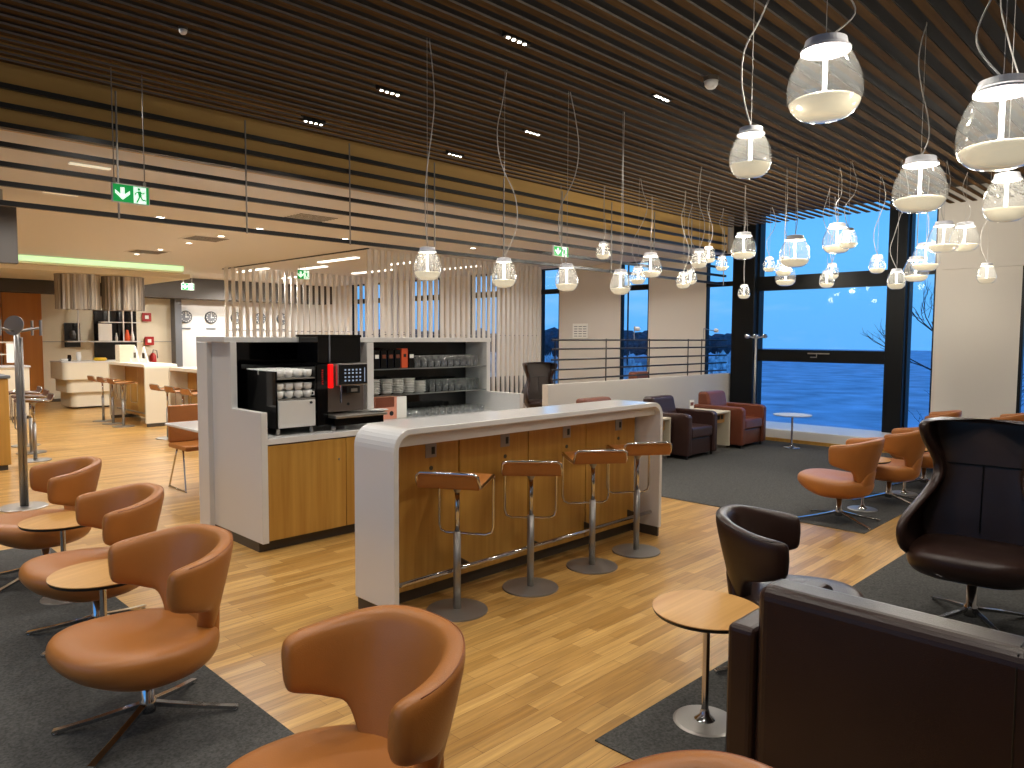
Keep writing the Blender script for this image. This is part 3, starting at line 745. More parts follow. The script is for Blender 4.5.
for s_, x in enumerate((3.85, 3.99, 4.12, 4.25, 4.38)):
    for k in range(9 if s_ < 4 else 7):
        lab = 'white saucer in the %s stack on the middle shelf, %s from the bottom' % (ORD[s_], ORD[k])
        if pl0 is None:
            pl0 = tag(B().lathe([(.001, 0), (.04, 0), (.062, .012), (.0625, .014), (.04, .006), (.001, .005)], seg=18).build('saucer', M_china, smooth=True), lab, 'saucer', 'stacked saucers on the middle shelf'); pl0.location = (x, 5.56, 1.067)
        else:
            c_ = pl0.copy(); C.objects.link(c_); c_.location = (x, 5.56, 1.067+.0155*k); c_['label'] = lab
ct = thing('carton', 'salmon and white carton box with a dark picture under the shelves', 'box', (3.96, 5.5, .847))
B().box(-.17, .17, -.06, .06, 0, .2).build('box_body', M_pink, ct, bevel=.003)
B().box(.06, .171, -.062, .06, 0, .2).build('white_side', M_paper, ct)
B().box(-.172, .03, -.063, -.0605, .11, .2).build('picture', M_bleath, ct)
B().lathe([(.001, 0), (.022, 0), (.022, .003), (.001, .003)], seg=16).build('round_mark', M_black, ct).matrix_local = Matrix.Translation((.0, -.0605, .05)) @ Matrix.Rotation(PI/2, 4, 'X')

# ------------------------------------------------------------- pendant lamps
def lerp_prof(pr, z):
    for (r0, z0), (r1, z1) in zip(pr, pr[1:]):
        if z0 <= z <= z1: return r0+(r1-r0)*(z-z0)/(z1-z0)
    return pr[-1][0]
def make_pendant(size):
    D, Hh = (.305, .335) if size == 'L' else (.18, .218)
    Rr = D/2
    pts = [(0, 0), (.38, .012), (.66, .05), (.87, .14), (.975, .25), (1, .36), (.975, .48), (.90, .60), (.80, .71), (.70, .79), (.62, .845)]
    P3 = bez([(r*Rr, 0, z*Hh) for r, z in pts], 3); prof = [(max(0, p.x), p.z) for p in P3]
    t = thing('pendant_lamp', '', 'pendant lamp')
    B().lathe(prof, seg=40).build('glass_globe', M_bulb if size == 'L' else M_bulbs, t, smooth=True)
    zf = .25*Hh
    inner = [(max(0, r-.003), z+.002) for r, z in prof if z < zf]
    inner += [(inner[-1][0]*.9, zf-.0), (inner[-1][0]*.55, zf+.006), (.012, zf+.010), (.001, zf+.01)]
    B().lathe(inner, seg=36).build('frosted_diffuser', M_diff, t, smooth=True)
    B().cyl((0, 0, zf+.008), .0085 if size == 'L' else .007, .845*Hh-zf-.008, 12).build('light_rod', M_rod, t, smooth=True)
    B().lathe([(.001, .843*Hh), (.60*Rr, .843*Hh), (.60*Rr, .85*Hh)], seg=32).build('glow_disc', M_capl, t)
    B().lathe([(.60*Rr, .845*Hh), (.65*Rr, .845*Hh), (.65*Rr, .875*Hh), (.58*Rr, .90*Hh), (.54*Rr, .985*Hh), (.42*Rr, Hh), (.001, Hh)], seg=36).build('cap', M_capw, t, smooth=False, bevel=0)
    return t, Hh
GP = 'clear glass pendant lamps'
PROTO = {}
def pendant(x, y, zb, size, label):
    if size not in PROTO:
        t, Hh = make_pendant(size); PROTO[size] = (t, Hh)
        t.location = (x, y, zb)
    else:
        Hh = PROTO[size][1]; t = dup(PROTO[size][0], (x, y, zb))
        for ch in list(t.children):
            if ch.name.split('.')[0] in ('suspension_wire', 'power_cable'): bpy.data.objects.remove(ch)
    t['label'] = label; t['group'] = GP
    top = 3.50-zb
    B().tube([(0, 0, Hh), (0, 0, top)], .0016, 4).build('suspension_wire', M_cord, t)
    rnd = random.Random(int(x*1000)+int(y*77)); a0 = rnd.uniform(0, 6.28); amp = .06+.05*rnd.random()
    pts = []; n = 6
    for i in range(n+1):
        f = i/n; z = Hh+(top-Hh)*f
        k = math.sin(f*PI*2.2+rnd.uniform(-.4, .4))*amp*(1 if 0 < i < n else 0)
        pts.append((k*math.cos(a0)+(.02 if i else 0), k*math.sin(a0), z))
    B().tube(bez(pts, 5), .0036, 6).build('power_cable', M_cord, t, smooth=True)
    li = bpy.data.lights.new('pendant_light', 'POINT'); li.energy = PW[size]; li.color = (1, .93, .80); li.shadow_soft_size = .05
    lo_ = bpy.data.objects.new('pendant_light', li); C.objects.link(lo_); lo_.location = (x, y, zb+Hh*.55)
PW = {'L': 28, 'S': 3.4}
PL = [
 (3.16, 1.27, 2.52, 'L', 'biggest fully visible clear pendant lamp, high up against the dark slats'),
 (3.32, .66, 2.25, 'L', 'largest clear pendant lamp cut by the right edge of the photo'),
 (4.94, 1.39, 2.37, 'L', 'large pendant lamp just below and left of the one cut by the right edge'),
 (8.85, 2.24, 2.525, 'L', 'large pendant lamp left of its neighbour in front of the upper white pier'),
 (9.62, 2.22, 2.60, 'L', 'pendant lamp in front of the middle of the white pier, right of a similar one'),
 (9.57, 2.60, 2.397, 'L', 'large pendant lamp over the narrow window strip, overlapping one lower behind it'),
 (10.6, 2.99, 2.35, 'L', 'pendant lamp partly hidden behind a larger one beside the right window post'),
 (8.39, 3.18, 2.55, 'L', 'large pendant lamp overlapping a small one high in the big window'),
 (7.62, 3.32, 2.35, 'L', 'large pendant lamp in the upper left part of the big window above two smaller ones'),
 (10.9, 4.88, 2.40, 'L', 'wide pendant lamp at the transom of the big window under the large one'),
 (8.48, 4.34, 2.57, 'L', 'large pendant lamp in front of the left black window post'),
 (8.29, 5.57, 2.398, 'L', 'large pendant lamp in front of the lower beams, right of two smaller ones'),
 (3.05, 1.54, 2.304, 'S', 'small bright pendant lamp hanging alone against the dark slats at upper right'),
 (3.93, .75, 2.13, 'S', 'small pendant lamp at the right edge below the largest lamp'),
 (8.39, 2.55, 2.125, 'S', 'small pendant lamp on the right post of the big window'),
 (9.10, 2.98, 2.363, 'S', 'small pendant lamp in the upper right corner of the big window'),
 (9.06, 1.87, 2.19, 'S', 'small pendant lamp hanging alone low in front of the white pier'),
 (8.105, 2.954, 2.56, 'S', 'small pendant lamp overlapped by a large one high in the big window'),
 (8.03, 3.62, 2.297, 'S', 'small pendant lamp directly under the large one in the left of the big window'),
 (10.13, 4.78, 2.555, 'S', 'small pendant lamp between the left post and the large lamp of the big window'),
 (9.97, 3.83, 2.39, 'S', 'upper one of the two small pendant lamps touching the window transom centre'),
 (9.32, 3.64, 2.235, 'S', 'lower one of the two small pendant lamps touching the window transom centre'),
 (10.27, 5.23, 2.19, 'S', 'smallest pendant lamp low on the left black window post'),
 (9.746, 5.32, 2.575, 'S', 'small pendant lamp in front of the window strip left of the black post'),
 (7.267, 4.245, 2.37, 'S', 'left one of two overlapping small pendant lamps left of the black window post'),
 (8.575, 4.872, 2.57, 'S', 'right one of two overlapping small pendant lamps left of the black window post'),
 (8.357, 5.106, 2.24, 'S', 'front one of two overlapping small pendant lamps over the white pier'),
 (9.233, 5.524, 2.36, 'S', 'rear one of two overlapping small pendant lamps over the white pier'),
 (7.313, 5.088, 2.236, 'S', 'small pendant lamp in front of the narrow window, left of a large one'),
 (7.30, 5.604, 2.568, 'S', 'small pendant lamp high among the black beams right of the second exit sign'),
 (5.117, 3.738, 1.964, 'S', 'pendant lamp over the right end of the bar, fourth in the line over the bar'),
 (4.413, 3.743, 1.96, 'S', 'pendant lamp third in the line over the bar, below the second exit sign'),
 (3.742, 3.767, 1.954, 'S', 'pendant lamp second from the left in the line over the bar'),
 (3.015, 3.741, 1.961, 'S', 'pendant lamp at the left end of the line over the bar'),
]
for p in PL: pendant(*p)

# ------------------------------------------------------------- ceiling spots
GS = 'linear spots between the dark slats'
spots = [(3.42, 4.70, 3.47, 'in the middle of the dark ceiling'), (3.43, 5.84, 3.47, 'near the brown band, left one'), (5.04, 5.80, 3.47, 'near the brown band, right one'), (3.39, 3.31, 3.47, 'at the top centre of the photo'), (4.97, 3.26, 3.47, 'right of centre under the slats'), (4.99, 4.66, 3.47, 'right of the cord of the second bar lamp')]
ls0 = None
for x, y, z, d_ in spots:
    if ls0 is None:
        ls0 = thing('ceiling_spot', '', 'ceiling light', (x, y, z), 0, GS)
        B().box(-.11, .11, -.022, .022, 0, .05).build('housing', M_black, ls0)
        for k in range(4): B().cyl((-.075+.05*k, 0, -.004), .012, .006, 10).build('led', M_led, ls0)
        q = ls0
    else: q = dup(ls0, (x, y, z))
    q['label'] = 'short black ceiling spot with bright dots ' + d_
for x, y, l_ in ((4.84, 2.76, 'white round smoke detector on the dark slats left of the highest large pendant'), (1.85, 4.66, 'small smoke detector on the dark slats at the upper left')):
    sd = thing('smoke_detector', l_, 'smoke detector', (x, y, 3.40 if x > 3 else 3.44)); sd.scale = (1,)*3 if x > 3 else (.5,)*3
    B().lathe([(.001, 0), (.03, 0), (.045, .02), (.05, .05), (.001, .05)], seg=20).build('body', M_white, sd, smooth=True); B().cyl((0, 0, .05), .055, .03, 20).build('mounting_ring', M_kick, sd)
def spot(x, y, z, e, ang=110, col=(1, .935, .85), blend=.6, r=.06):
    li = bpy.data.lights.new('spot', 'SPOT'); li.energy = e; li.color = col; li.spot_size = math.radians(ang); li.spot_blend = blend; li.shadow_soft_size = r
    o = bpy.data.objects.new('spot', li); C.objects.link(o); o.location = (x, y, z); return o
for x in (1.8, 3.4, 5.0, 6.6, 8.2, 9.8):
    for y in (.6, 1.95, 3.3, 4.68, 5.82):
        e = 56 if x < 6 else 44
        spot(x, y, 3.45, e)
for x in (-1.4, .2):
    for y in (.6, 3.3, 5.8): spot(x, y, 3.45, 80)
# round downlights of the lower ceiling
dl0 = None
DL = [(3.5, 9.65), (4.77, 14.34), (4.80, 13.27), (4.78, 12.0), (4.78, 10.8), (4.81, 9.64), (6.19, 9.66), (8.29, 9.08)]
DT = ['left of the others near the lowest beam', 'farthest of the row beside the vents', 'fourth of the row beside the vents', 'third of the row beside the vents', 'second of the row beside the vents', 'nearest of the row beside the vents', 'just above the lowest beam left of the slats', 'above the white slats right of the first bar lamp']
for (x, y), d_ in zip(DL, DT):
    if dl0 is None:
        dl0 = thing('downlight', '', 'ceiling light', (x, y, 3.08), 0, 'round downlights of the lower ceiling')
        B().lathe([(.05, 0), (.075, 0), (.078, -.006), (.05, -.008)], seg=20).build('rim', M_white, dl0)
        B().lathe([(.001, -.003), (.05, -.003)], seg=20).build('lens', M_led, dl0); q = dl0
    else: q = dup(dl0, (x, y, 3.08))
    q['label'] = 'round recessed downlight ' + d_
for x, y in DL + [(1.8, 8.2), (3.5, 7.4), (1.8, 11), (3.2, 12.5), (6.2, 7.6), (8.3, 7.4), (10.3, 7.6), (10.3, 9.2), (3.0, 15.3), (5.6, 15.3), (3.2, 18.4), (6.4, 18.2), (5.4, 18.9), (.5, 9), (.5, 13), (8.6, 18.6), (10.2, 18.4)]:
    spot(x, y, 3.06, 200 if y > 15 else (62 if x > 6 and y < 10 else 120), 150, (1, .98, .95))
# ceiling vents
vt = None
for (x, y, l_) in ((4.77, 13.8, 'far square ceiling vent beside the row of downlights'), (4.74, 11.26, 'middle square ceiling vent beside the row of downlights'), (4.8, 8.3, 'near ceiling vent seen between the black beams')):
    if vt is None:
        vt = thing('ceiling_vent', l_, 'vent', (x, y, 3.08), 0, 'slotted ceiling vents')
        B().box(-.3, .3, -.3, .3, -.006, -.001).build('plate', M_ceil, vt)
        b = B()
        for k in range(7): b.box(-.26, .26, -.25+.075*k, -.22+.075*k, -.010, -.006)
        b.build('slots', M_kick, vt)
    else: dup(vt, (x, y, 3.08), 0, l_)
for (x, y, l_) in ((2.03, 7.2, 'narrow cream ceiling slot between the upper beams left of the exit sign'), (2.2, 8.8, 'narrow cream ceiling slot left of the exit sign near the lower beams')):
    o = tag(B().box(-.16, .16, -.03, .03, -.012, -.001).build('ceiling_slot', M_capl), l_, 'ceiling light', 'narrow ceiling slots'); o.location = (x, y, 3.08)
# linear lamps inside the slatted lounge
ll = None
for (x0, y0, x1, y1, l_) in ((7.78, 13.07, 7.77, 11.73, 'nearest long ceiling lamp in the slatted lounge'), (8.3, 14.77, 8.3, 13.7, 'long ceiling lamp right of the green sign in the slatted lounge'), (9.7, 14.8, 9.7, 13.2, 'long ceiling lamp before the far windows of the lounge'), (7.7, 16.5, 7.7, 15.1, 'long ceiling lamp at the far left of the slatted lounge'), (9.3, 17.4, 9.3, 16.2, 'farthest long ceiling lamp in the slatted lounge'), (9.0, 12.4, 9.0, 11.2, 'long ceiling lamp behind the first slats of the lounge'), (10.4, 12.4, 10.4, 11.2, 'long ceiling lamp behind the slats near the windows')):
    o = tag(B().box(-.05, .05, -(y0-y1)/2, (y0-y1)/2, -.02, -.001).build('linear_lamp', M_ledw), l_, 'ceiling light', 'linear lamps of the lounge'); o.location = (x0, (y0+y1)/2, 3.08)
for x in (4.6, 5.8, 7.0, 8.4, 10):  # added wall washers with no fixture, tilted to brighten the far wall
    so_ = spot(x, 17.2, 3.05, 160, 100, (1, .95, .86)); so_.rotation_euler = (math.radians(48), 0, 0)
for x, y in ((8, 12), (9.5, 14), (8.2, 15.5), (10.4, 12), (10.5, 16.5)): spot(x, y, 3.05, 90, 150, (1, .985, .96))

# ------------------------------------------------------------- slatted partition
sp = thing('slatted_partition', 'tall white vertical slat partition around the glassed lounge', 'partition', (7.1, 10.4, 0))
b = B(); x = 0
while x < 4.28:
    b.box(x, x+.07, 0, .035, .05, 3.07); x += .133
b.build('slat_row', M_slatw, sp)
b = B(); x = -.22
while x < 4.75:
    b.box(x, x+.07, 5.0, 5.04, .05, 3.07); x += .155
b.build('slat_row', M_slatw, sp)
B().box(0, 4.34, 0, .10, 0, .05).build('bottom_rail', M_slatw, sp); B().box(-.22, 4.78, 4.98, 5.06, 0, .05).build('bottom_rail', M_slatw, sp)
B().box(.05, 4.34, .045, .055, 1.625, 1.64).build('cross_wire', M_greyp, sp); B().box(-.2, 4.78, 5.01, 5.03, 1.70, 1.715).build('cross_wire', M_greyp, sp)
B().box(.06, 4.34, .11, .13, .05, .80).build('dark_glass', M_gblack, sp)
B().box(-.02, .02, -.02, 5.6, 3.06, 3.078).build('top_rail', M_black, sp)

# ------------------------------------------------------------- exit signs
def exit_sign(label, loc, wd, hh, rods, rot=0, top=3.48, z=0):
    t = thing('exit_sign', label, 'exit sign', loc, rot, 'green exit signs')
    B().box(0, wd, -.012, .012, 0, hh).build('housing', M_white, t, bevel=.003)
    B().box(.008, wd-.008, -.015, -.0125, .008, hh-.008).build('green_panel', M_green, t)
    f = -.0175; e_ = -.0155
    cx = wd*.27; s = hh
    b = B(); b.box(cx-.1*s, cx+.1*s, f, e_, .38*s, .8*s)
    b.prism([(cx-.36*s, .66*s), (cx-.36*s, .48*s), (cx, .16*s), (cx+.36*s, .48*s), (cx+.36*s, .66*s), (cx, .36*s)], 'y', f, e_)
    b.build('arrow', M_signw, t)
    x0 = wd*.56
    B().box(x0, x0+.62*s, f, e_, .06*s, .92*s).build('door_panel', M_signw, t)
    b = B(); mx_ = x0+.28*s; f2, e2 = f-.0015, f-.0003
    b.lathe([(.001, 0), (.07*s, 0), (.07*s, .001), (.001, .001)], (0, 0, 0), 10)
    for v in b.bm.verts: v.co = Vector((mx_+v.co.x-.02*s, f2+v.co.z, .80*s+v.co.y))
    def limb(pts, wd_):
        for (ax_, az_), (bx_, bz_) in zip(pts, pts[1:]):
            d_ = Vector((bx_-ax_, bz_-az_)); n2 = Vector((-d_.y, d_.x)).normalized()*wd_/2
            b.prism([(mx_+s*ax_+n2.x, s*az_+n2.y), (mx_+s*bx_+n2.x, s*bz_+n2.y), (mx_+s*bx_-n2.x, s*bz_-n2.y), (mx_+s*ax_-n2.x, s*az_-n2.y)], 'y', f2, e2)
    limb([(0, .70), (.04, .44)], .16*s); limb([(.04, .46), (.16, .26), (.32, .24)], .07*s); limb([(.02, .46), (-.04, .28), (-.14, .10)], .07*s)
    limb([(.02, .68), (.18, .58), (.26, .66)], .05*s); limb([(-.02, .68), (-.16, .60), (-.22, .50)], .05*s)
    b.build('running_figure', M_green, t)
    for x in rods:
        B().tube([(x, 0, hh), (x, 0, top-loc[2])], .004, 6).build('hanger_rod', M_steel, t)
        B().box(x-.008, x+.008, -.008, .008, hh, hh+.03).build('clamp', M_steel, t)
    return t
exit_sign('nearest green exit sign with a down arrow hanging before the beams at the left', (1.744, 5.72, 2.545), .255, .137, (.02, .225))
exit_sign('small green exit sign before the beams above the third bar lamp', (6.81, 6.0, 2.60), .28, .13, (.14,))
exit_sign('green exit sign hanging inside the slatted lounge', (7.80, 14, 2.79), .26, .20, (.05, .2), top=3.08)
exit_sign('distant green exit sign on the dark grey fascia above the clock wall', (6.97, 18, 2.69), .30, .16, (.05, .25), top=3.08)

# ------------------------------------------------------------- ceiling cove and canopy, thread lamps
cn = thing('ceiling_canopy', 'stepped cream ceiling canopy with a pale green light cove over the reception', 'ceiling canopy', (3.0, 16.0, 2.83))
B().box(-3, 3.28, .1, 3.2, .10, .248).build('upper_step', M_cream, cn)
B().box(-3, 3.26, .02, .098, .14, .235).build('cove_light', M_cove, cn)
B().box(-.6, 3.5, .3, 3.2, .0, .098).build('lower_step', M_cream, cn)
th = None
for x, l_ in ((4.49, 'left ring-shaped thread curtain lamp hanging above the reception counter'), (5.36, 'right ring-shaped thread curtain lamp hanging above the reception counter')):
    if th is None:
        th = thing('curtain_lamp', l_, 'lamp', (x, 17, 2.12), 0, 'thread curtain lamps')
        rows = []
        for z in (0, .70):
            rows.append([((.40+.012*math.sin(k*2.1))*math.cos(2*PI*k/72), (.40+.012*math.sin(k*2.1))*math.sin(2*PI*k/72), z) for k in range(72)])
        b = B(); b.grid(rows, True); b.build('thread_curtain', M_curt, th)
        B().lathe([(.30, .70), (.415, .70), (.415, .712), (.30, .712)], seg=40).build('top_ring', M_steel, th)
        for a in (60, 120, 240, 300): B().cyl((.2*math.cos(math.radians(a)), .2*math.sin(math.radians(a)), .68), .05, .02, 12).build('lamp_spot', M_led, th)
        B().tube([(0, 0, .70), (0, 0, .71)], .3, 12).build('top_plate', M_white, th)
    else: dup(th, (x, 17, 2.12), 40, l_)
for x in (4.3, 4.7, 5.1, 5.5): spot(x, 16.5, 2.80, 8, 60)

# ------------------------------------------------------------- reception counter and shelf niche
rc = thing('reception_counter', 'cream reception counter with three stepped tiers and rounded left end', 'counter', (4.3, 17.5, 0))
def tier(x0, z0, z1, y0):
    pts = [(1.5, 1.0), (1.5, y0)]
    r = .12
    for k in range(9):
        a = -PI/2-PI/2*k/8; pts.append((x0+r+r*math.cos(a), y0+r+r*math.sin(a)))
    pts.append((x0, 1.0)); return pts
for i, (x0, z0, z1, y0) in enumerate(((0, .64, 1.0, 0), (.09, .36, .637, .07), (.18, .04, .357, .14))):
    B().prism(tier(x0, z0, z1, y0), 'z', z0, z1).build('tier', M_cream, rc, bevel=.006)
B().prism(tier(-.01, 0, 0, -.01), 'z', 1.001, 1.025).build('counter_top', M_white, rc)
B().box(.3, 1.45, .25, .95, 0, .04).build('toe_kick', M_kick, rc)
nc = thing('shelf_niche', 'dark wall niche with white shelves and posts behind the reception counter', 'shelf', (5.6, 19.85, .0))
B().box(0, .98, .10, .12, .75, 2.2).build('back_panel', M_gblack, nc)
B().box(-.65, 1.0, -.12, .09, 1.42, 1.45).build('shelf', M_white, nc); B().box(.1, 1.0, -.12, .09, 1.90, 1.925).build('shelf', M_white, nc)
for x in (-.40, .60, .80, .27): B().box(x-.015, x+.015, -.14, -.12, 1.45 if x != .27 else 1.92, 2.5).build('post', M_white, nc)
pc = thing('wall_picture', 'dark framed picture on the cream wall left of the shelf niche', 'picture', (5.12, 19.95, 1.3))
B().box(-.17, .17, -.02, .0, 0, .58).build('frame', M_gblack, pc); B().lathe([(.001, 0), (.06, 0), (.08, .1), (.05, .2), (.001, .2)], (0, -.02, .2), 12).build('motif', M_greyp, pc)
bd = tag(B().box(-.15, .15, -.01, .01, 0, .42).build('white_board', M_paper), 'white display board leaning on the shelf of the niche', 'board'); bd.location = (5.78, 19.72, 1.455)
for i, (x, h, r, m_, l_) in enumerate(((6.05, .2, .03, M_white, 'pale bottle beside the board on the niche shelf'), (6.3, .28, .06, M_orange, 'orange jar on the niche shelf'), (6.42, .24, .045, M_china, 'white vase at the right of the niche shelf'))):
    o = tag(B().lathe([(.001, 0), (r, 0), (r*1.1, h*.4), (r*.6, h*.8), (r*.5, h), (.001, h)], seg=16).build('bottle', m_, smooth=True), l_, 'bottle'); o.location = (x, 19.78, 1.451)
for i, (x, h, r, m_, n, l_) in enumerate(((4.5, .14, .04, M_gblack, 'bottle', 'small black bottle on the left of the reception counter'), (4.68, .2, .05, M_china, 'vase', 'white vase with flowers on the reception counter'), (4.4, .06, .08, M_china, 'bowl', 'white bowl at the left end of the reception counter'), (5.1, .07, .14, M_yel, 'fruit_bowl', 'yellow filled bowl on the reception counter'))):
    o = tag(B().lathe([(.001, 0), (r*.7, 0), (r, h*.5), (r*.8, h), (.001, h*.9)], seg=16).build(n, m_, smooth=True), l_, n.replace('_', ' ')); o.location = (x, 17.8, 1.027)
def fire(name, x, z, m_, wd, hh, l_):
    t = thing(name, l_, 'sign' if 'sign' in name else 'extinguisher', (x, 19.95, z))
    B().box(-wd/2, wd/2, -.02, 0, 0, hh).build('plate', m_, t); B().box(-wd/5, wd/5, -.025, -.0205, hh*.3, hh*.7).build('symbol', M_paper, t); return t
fire('fire_sign', 6.83, 1.95, M_red, .22, .22, 'upper red fire sign on the cream wall right of the niche')
fire('fire_sign', 6.88, 1.34, M_red, .22, .22, 'lower red fire sign above the extinguisher')
ex = thing('fire_extinguisher', 'red fire extinguisher on the wall below the red signs', 'extinguisher', (6.95, 19.915, .7))
B().lathe([(.001, 0), (.07, 0), (.08, .03), (.08, .36), (.05, .42), (.02, .44), (.001, .44)], seg=16).build('bottle', M_red, ex, smooth=True)
B().tube([(0, 0, .44), (0, -.02, .52), (.09, -.02, .5), (.11, -.02, .3)], .012, 6).build('hose', M_black, ex)
# clocks
CLK = ['leftmost round dark wall clock', 'second dark wall clock from the left', 'middle dark wall clock behind the first slats', 'fourth dark wall clock behind the slats', 'rightmost dark wall clock behind the slats']
k_ = None
for (x, l_) in zip((7.80, 8.48, 9.2, 9.9, 10.58), CLK):
    if k_ is None:
        k_ = thing('wall_clock', l_, 'clock', (x, 19.925, 2.09), 0, 'row of world clocks')
        def disc(r, y0, y1, nm, m_, par):
            bb = B().lathe([(.001, 0), (r, 0), (r, y1-y0), (.001, y1-y0)], seg=28)
            for v in bb.bm.verts: v.co = Vector((v.co.x, y0+v.co.z-.0, v.co.y))
            return bb.build(nm, m_, par)
        disc(.165, -.04, 0, 'case', M_clock, k_)
        fc = disc(.14, -.043, -.041, 'face', M_greyp, k_)
        b = B()
        for a in range(12):
            r1 = .12; x1, z1 = r1*math.cos(a*PI/6), r1*math.sin(a*PI/6); b.box(x1-.012, x1+.012, -.047, -.0435, z1-.012, z1+.012)
        b.build('hour_marks', M_paper, fc)
        b = B(); b.box(-.008, .008, -.052, -.048, -.02, .10); b.build('minute_hand', M_paper, fc)
        b = B(); b.box(-.02, .07, -.056, -.053, -.01, .01); b.build('hour_hand', M_paper, fc)
        b = B(); b.box(-.13, .13, -.012, -.002, -.33, -.29); b.build('city_plate', M_greyp, k_)
    else: dup(k_, (x, 19.925, 2.09), 0, l_)

# ------------------------------------------------------------- far high tables with stools
def far_bar(label, x0, y0, y1):
    t = thing('high_table', label, 'high table', (x0, y0, 0), 0, 'cream high tables in the far room')
    Lh = y1-y0
    pts = arch(0, Lh, .06, 1.09, .05, .08)
    b = B(); b.prism(pts, 'x', 0, .55)
    b.build('white_shell', M_cream, t)
    B().box(.3, .5, .05, Lh-.05, .08, 1.03).build('core', M_kick, t)
    n = 3
    for k in range(n):
        a = .06+(Lh-.12)/n*k; B().box(.275, .298, a, a+(Lh-.12)/n-.008, .09, 1.0).build('door', M_oak, t)
    B().tube([(.12, .06, .2), (.12, Lh-.06, .2)], .014, 8).build('foot_rail', M_steel, t)
    for y_ in (.01, Lh-.04): B().box(.02, .53, y_, y_+.03, 0, .06).build('toe_kick', M_kick, t)
    return t
far_bar('farther cream high table with oak front in front of the reception', 4.52, 13.35, 15.3)
far_bar('nearer cream high table partly hidden by the white coffee station', 4.45, 9.9, 12.1)
nm = ['nearest', 'middle', 'farthest']
for i, y in enumerate((13.75, 14.3, 14.85)): dup(st0, (4.28, y, 0), 0, '%s bar stool at the farther cream high table' % nm[i], 'stools at the cream high tables')
for i, y in enumerate((10.5, 11.1, 11.7)): dup(st0, (4.28, y, 0), 0, '%s bar stool at the nearer cream high table' % nm[i], 'stools at the cream high tables')
bx = thing('paper_stand', 'white folded menu stand with black pictures on the farther high table', 'menu stand', (4.8, 14.2, 1.091))
for k in range(3):
    q = B().prism([(-.22, 0), (.22, 0), (0, .3)], 'x', -.01+.0*k, .01).build('card', M_paper, bx); q.location = (0, .45*k, 0)
    B().box(-.014, -.011, -.06, .06, .08, .18).build('picture', M_gblack, q)
tag(B().box(-.14, .14, -.12, .12, 0, .32).build('menu_box', M_cream, bevel=.005), 'cream box at the far end of the farther high table', 'box').location = (4.75, 15.05, 1.091)
# left edge bar end with dark stools
lb = thing('high_table', 'oak-fronted high table cut by the left edge of the photo', 'high table', (.6, 10.2, 0), 0, 'high tables')
B().box(0, 1.34, 0, .55, .06, 1.08).build('oak_body', M_oak, lb, bevel=.01); B().box(-.02, 1.36, -.02, .57, 1.082, 1.12).build('counter_top', M_greyp, lb, bevel=.01)
B().box(.03, 1.31, .03, .52, 0, .058).build('toe_kick', M_kick, lb)
sk = None
M_dseat = mat('dark_stool_leather', (84, 46, 34), .35)
for i, (x, y) in enumerate(((2.3, 10.75), (2.42, 11.5), (2.52, 12.3))):
    q = dup(st0, (x, y, 0), 175, '%s dark-seated bar stool behind the coat stand' % nm[i], 'dark stools at the left edge')
    for ch in q.children:
        if ch.name.startswith('seat') and not ch.name.startswith(('seat_m', 'seat_e')):
            ch.data = ch.data.copy() if sk is None else sk
            sk = ch.data; sk.materials.clear(); sk.materials.append(M_dseat)
cab = thing('serving_cabinet', 'cream serving cabinet with a rack on top at the far left', 'cabinet', (2.4, 16.2, 0))
B().box(0, 1.02, 0, .6, .06, .98).build('body', M_cream, cab, bevel=.01); B().box(-.02, 1.04, -.02, .62, .982, 1.01).build('counter_top', M_white, cab); B().box(.03, .99, .03, .57, 0, .058).build('toe_kick', M_kick, cab)
rk = thing('wire_rack', 'cream rack with hanging papers on top of the far left cabinet', 'rack', (2.5, 16.5, 1.011))
for x in (.05, .38, .75): B().box(x, x+.02, -.01, .01, 0, .45).build('upright', M_cream, rk)
for z in (.2, .43): B().box(.0, .82, -.015, .015, z, z+.02).build('rail', M_cream, rk)
B().box(.62, .8, -.025, -.016, .05, .42).build('paper', M_paper, rk); B().box(.1, .3, -.025, -.016, .22, .38).build('red_card', M_red, rk)
# hanging dark screen at upper left
hs = thing('hanging_screen', 'dark grey hanging display panel at the upper left edge', 'display', (.9, 9.0, 2.33))
B().box(0, .94, 0, .08, 0, .58).build('panel', M_fascia, hs, bevel=.006); B().box(.1, .13, .03, .05, .58, .75).build('bracket', M_steel, hs); B().box(.8, .83, .03, .05, .58, .75).build('bracket', M_steel, hs)

# ------------------------------------------------------------- small dining corner behind the coffee station
tb = thing('bistro_table', 'white square-edged table left of the coffee station', 'table', (3.1, 7.0, 0))
B().box(-.42, .5, -.45, .42, .715, .74).build('table_top', M_solid, tb, bevel=.008); B().cyl((0, 0, .012), .03, .703, 16).build('column', M_steel, tb); B().cyl((0, 0, 0), .25, .012, 28).build('base_plate', M_steel, tb)
ch = thing('dining_chair', 'orange leather chair on chrome sled legs behind the white table', 'chair', (3.12, 7.72, 0))
B().box(-.22, .22, -.25, .22, .42, .47).build('seat', M_tan, ch, bevel=.015); B().box(-.22, .22, .18, .225, .47, .86).build('backrest', M_tan, ch, bevel=.015)
for s in (-1, 1):
    B().tube(bez([(s*.19, -.1, .42), (s*.22, -.22, .03), (s*.22, -.20, .01), (s*.22, .18, .01), (s*.22, .20, .03), (s*.18, .08, .42)], 4), .009, 8).build('leg', M_chrome, ch, smooth=True)
ot = thing('bench_seat', 'brown upholstered bench on a white plinth beside the coffee station edge', 'bench', (3.06, 6.45, 0))
B().box(-.3, .35, -.2, .25, .25, .45).build('cushion', M_bleath, ot, bevel=.02); B().box(-.22, .3, -.15, .2, .1, .249).build('plinth', M_white, ot); B().box(-.2, .28, -.13, .18, 0, .099).build('toe_kick', M_greyp, ot)

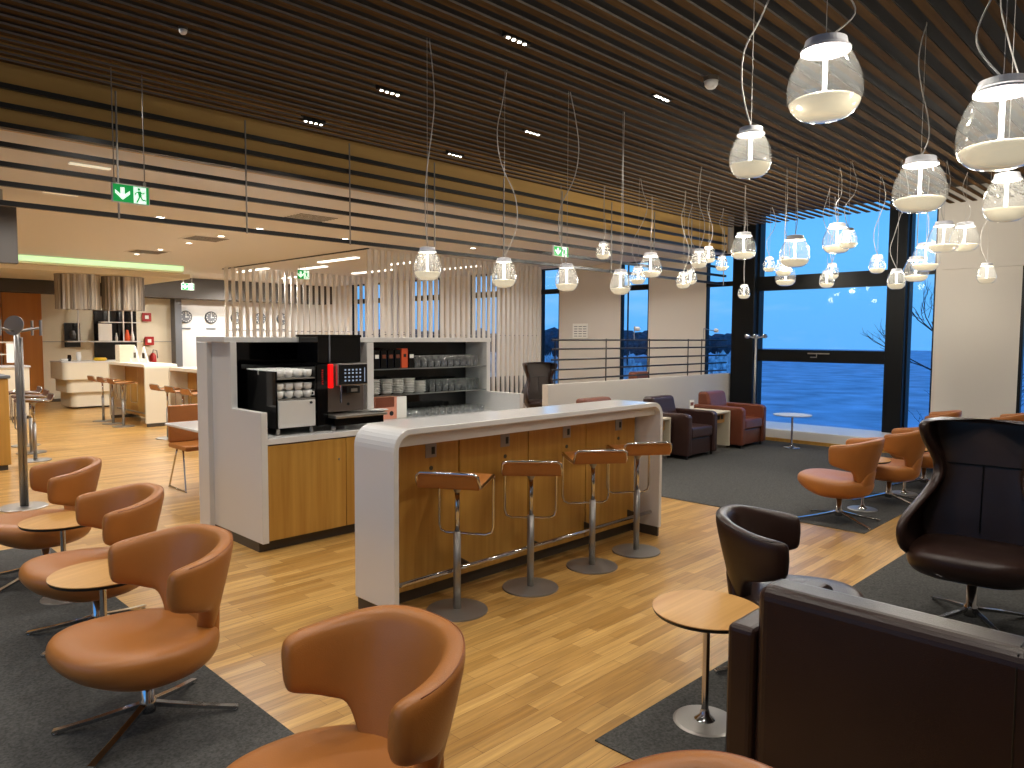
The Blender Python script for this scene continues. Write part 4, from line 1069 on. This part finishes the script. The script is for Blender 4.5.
# ------------------------------------------------------------- outside
struct(B().box(12.3, 400, -250, 300, -4.2, -4).build('ground', M_snow))
b = B(); rnd = random.Random(3)
for k in range(170):
    a = math.radians(rnd.uniform(27.6, 66)); dd = rnd.uniform(150, 210); x, y = dd*math.cos(a), dd*math.sin(a)
    r = rnd.uniform(1.6, 3.0); q = bmesh.ops.create_icosphere(b.bm, subdivisions=2, radius=r)
    for v in q['verts']:
        v.co = Vector((v.co.x*1.3*(1+rnd.uniform(-.15, .15))+x, v.co.y*1.3*(1+rnd.uniform(-.15, .15))+y, v.co.z*(1+rnd.uniform(-.2, .2))+.3))
tag(b.build('tree_line', M_tree), 'dark band of distant trees along the horizon outside the windows', 'trees', kind='stuff')
b = B()
for k in range(620):
    a = math.radians(rnd.uniform(27.8, 58)); dd = rnd.uniform(22, 34); x, y = dd*math.cos(a)+1, dd*math.sin(a)
    q = bmesh.ops.create_icosphere(b.bm, subdivisions=1, radius=rnd.uniform(.2, .5))
    for v in q['verts']: v.co = Vector((v.co.x*(1+rnd.uniform(-.4, .4))+x, v.co.y*(1+rnd.uniform(-.4, .4))+y, v.co.z*(1+rnd.uniform(-.4, .4))-rnd.uniform(.0, 4.2)+.8))
tag(b.build('shrub_bed', M_frost), 'frosty shrubs in the dusk outside the narrow windows', 'shrubs', kind='stuff')
def bare_tree(loc, hh, label, seed):
    t = thing('bare_tree', label, 'tree', loc); rnd = random.Random(seed)
    B().tube([(0, 0, 0), (.05, .03, hh*.4), (0, .1, hh)], [.09, .06, .02], 8).build('trunk', M_bark, t)
    b = B()
    def br(p, d, l, r, n):
        q = p+d*l; b.tube([p, (p+q)/2+Vector((rnd.uniform(-.05, .05), rnd.uniform(-.05, .05), 0)), q], [r, r*.8, r*.5], 4)
        if n:
            for _ in range(3):
                br(p+(q-p)*rnd.uniform(.4, 1), (d+Vector((rnd.uniform(-.8, .8), rnd.uniform(-.8, .8), rnd.uniform(-.1, .6)))).normalized(), l*.65, r*.6, n-1)
    for k in range(10):
        z = hh*rnd.uniform(.3, 1); br(Vector((0, .05, z)), Vector((rnd.uniform(-1, 1), rnd.uniform(-1, 1), rnd.uniform(.2, .9))).normalized(), 1.1, .022, 3)
    b.build('branches', M_bark, t)
bare_tree((18.5, 4.4, -4), 6.0, 'bare winter tree outside the narrow window at the right', 4)
for i, (x, y, l_) in enumerate(((70, 50, 'thin lamp post standing far outside behind the narrow window'), (60, 56, 'thin lamp post outside left of the notice pier'))):
    t = thing('street_lamp', l_, 'street lamp', (x, y, -4)); B().tube([(0, 0, 0), (0, 0, 15.5)], .1, 8).build('pole', M_bark, t); B().box(-.9, .9, -.2, .2, 15.5, 15.7).build('lamp_head', M_bark, t)
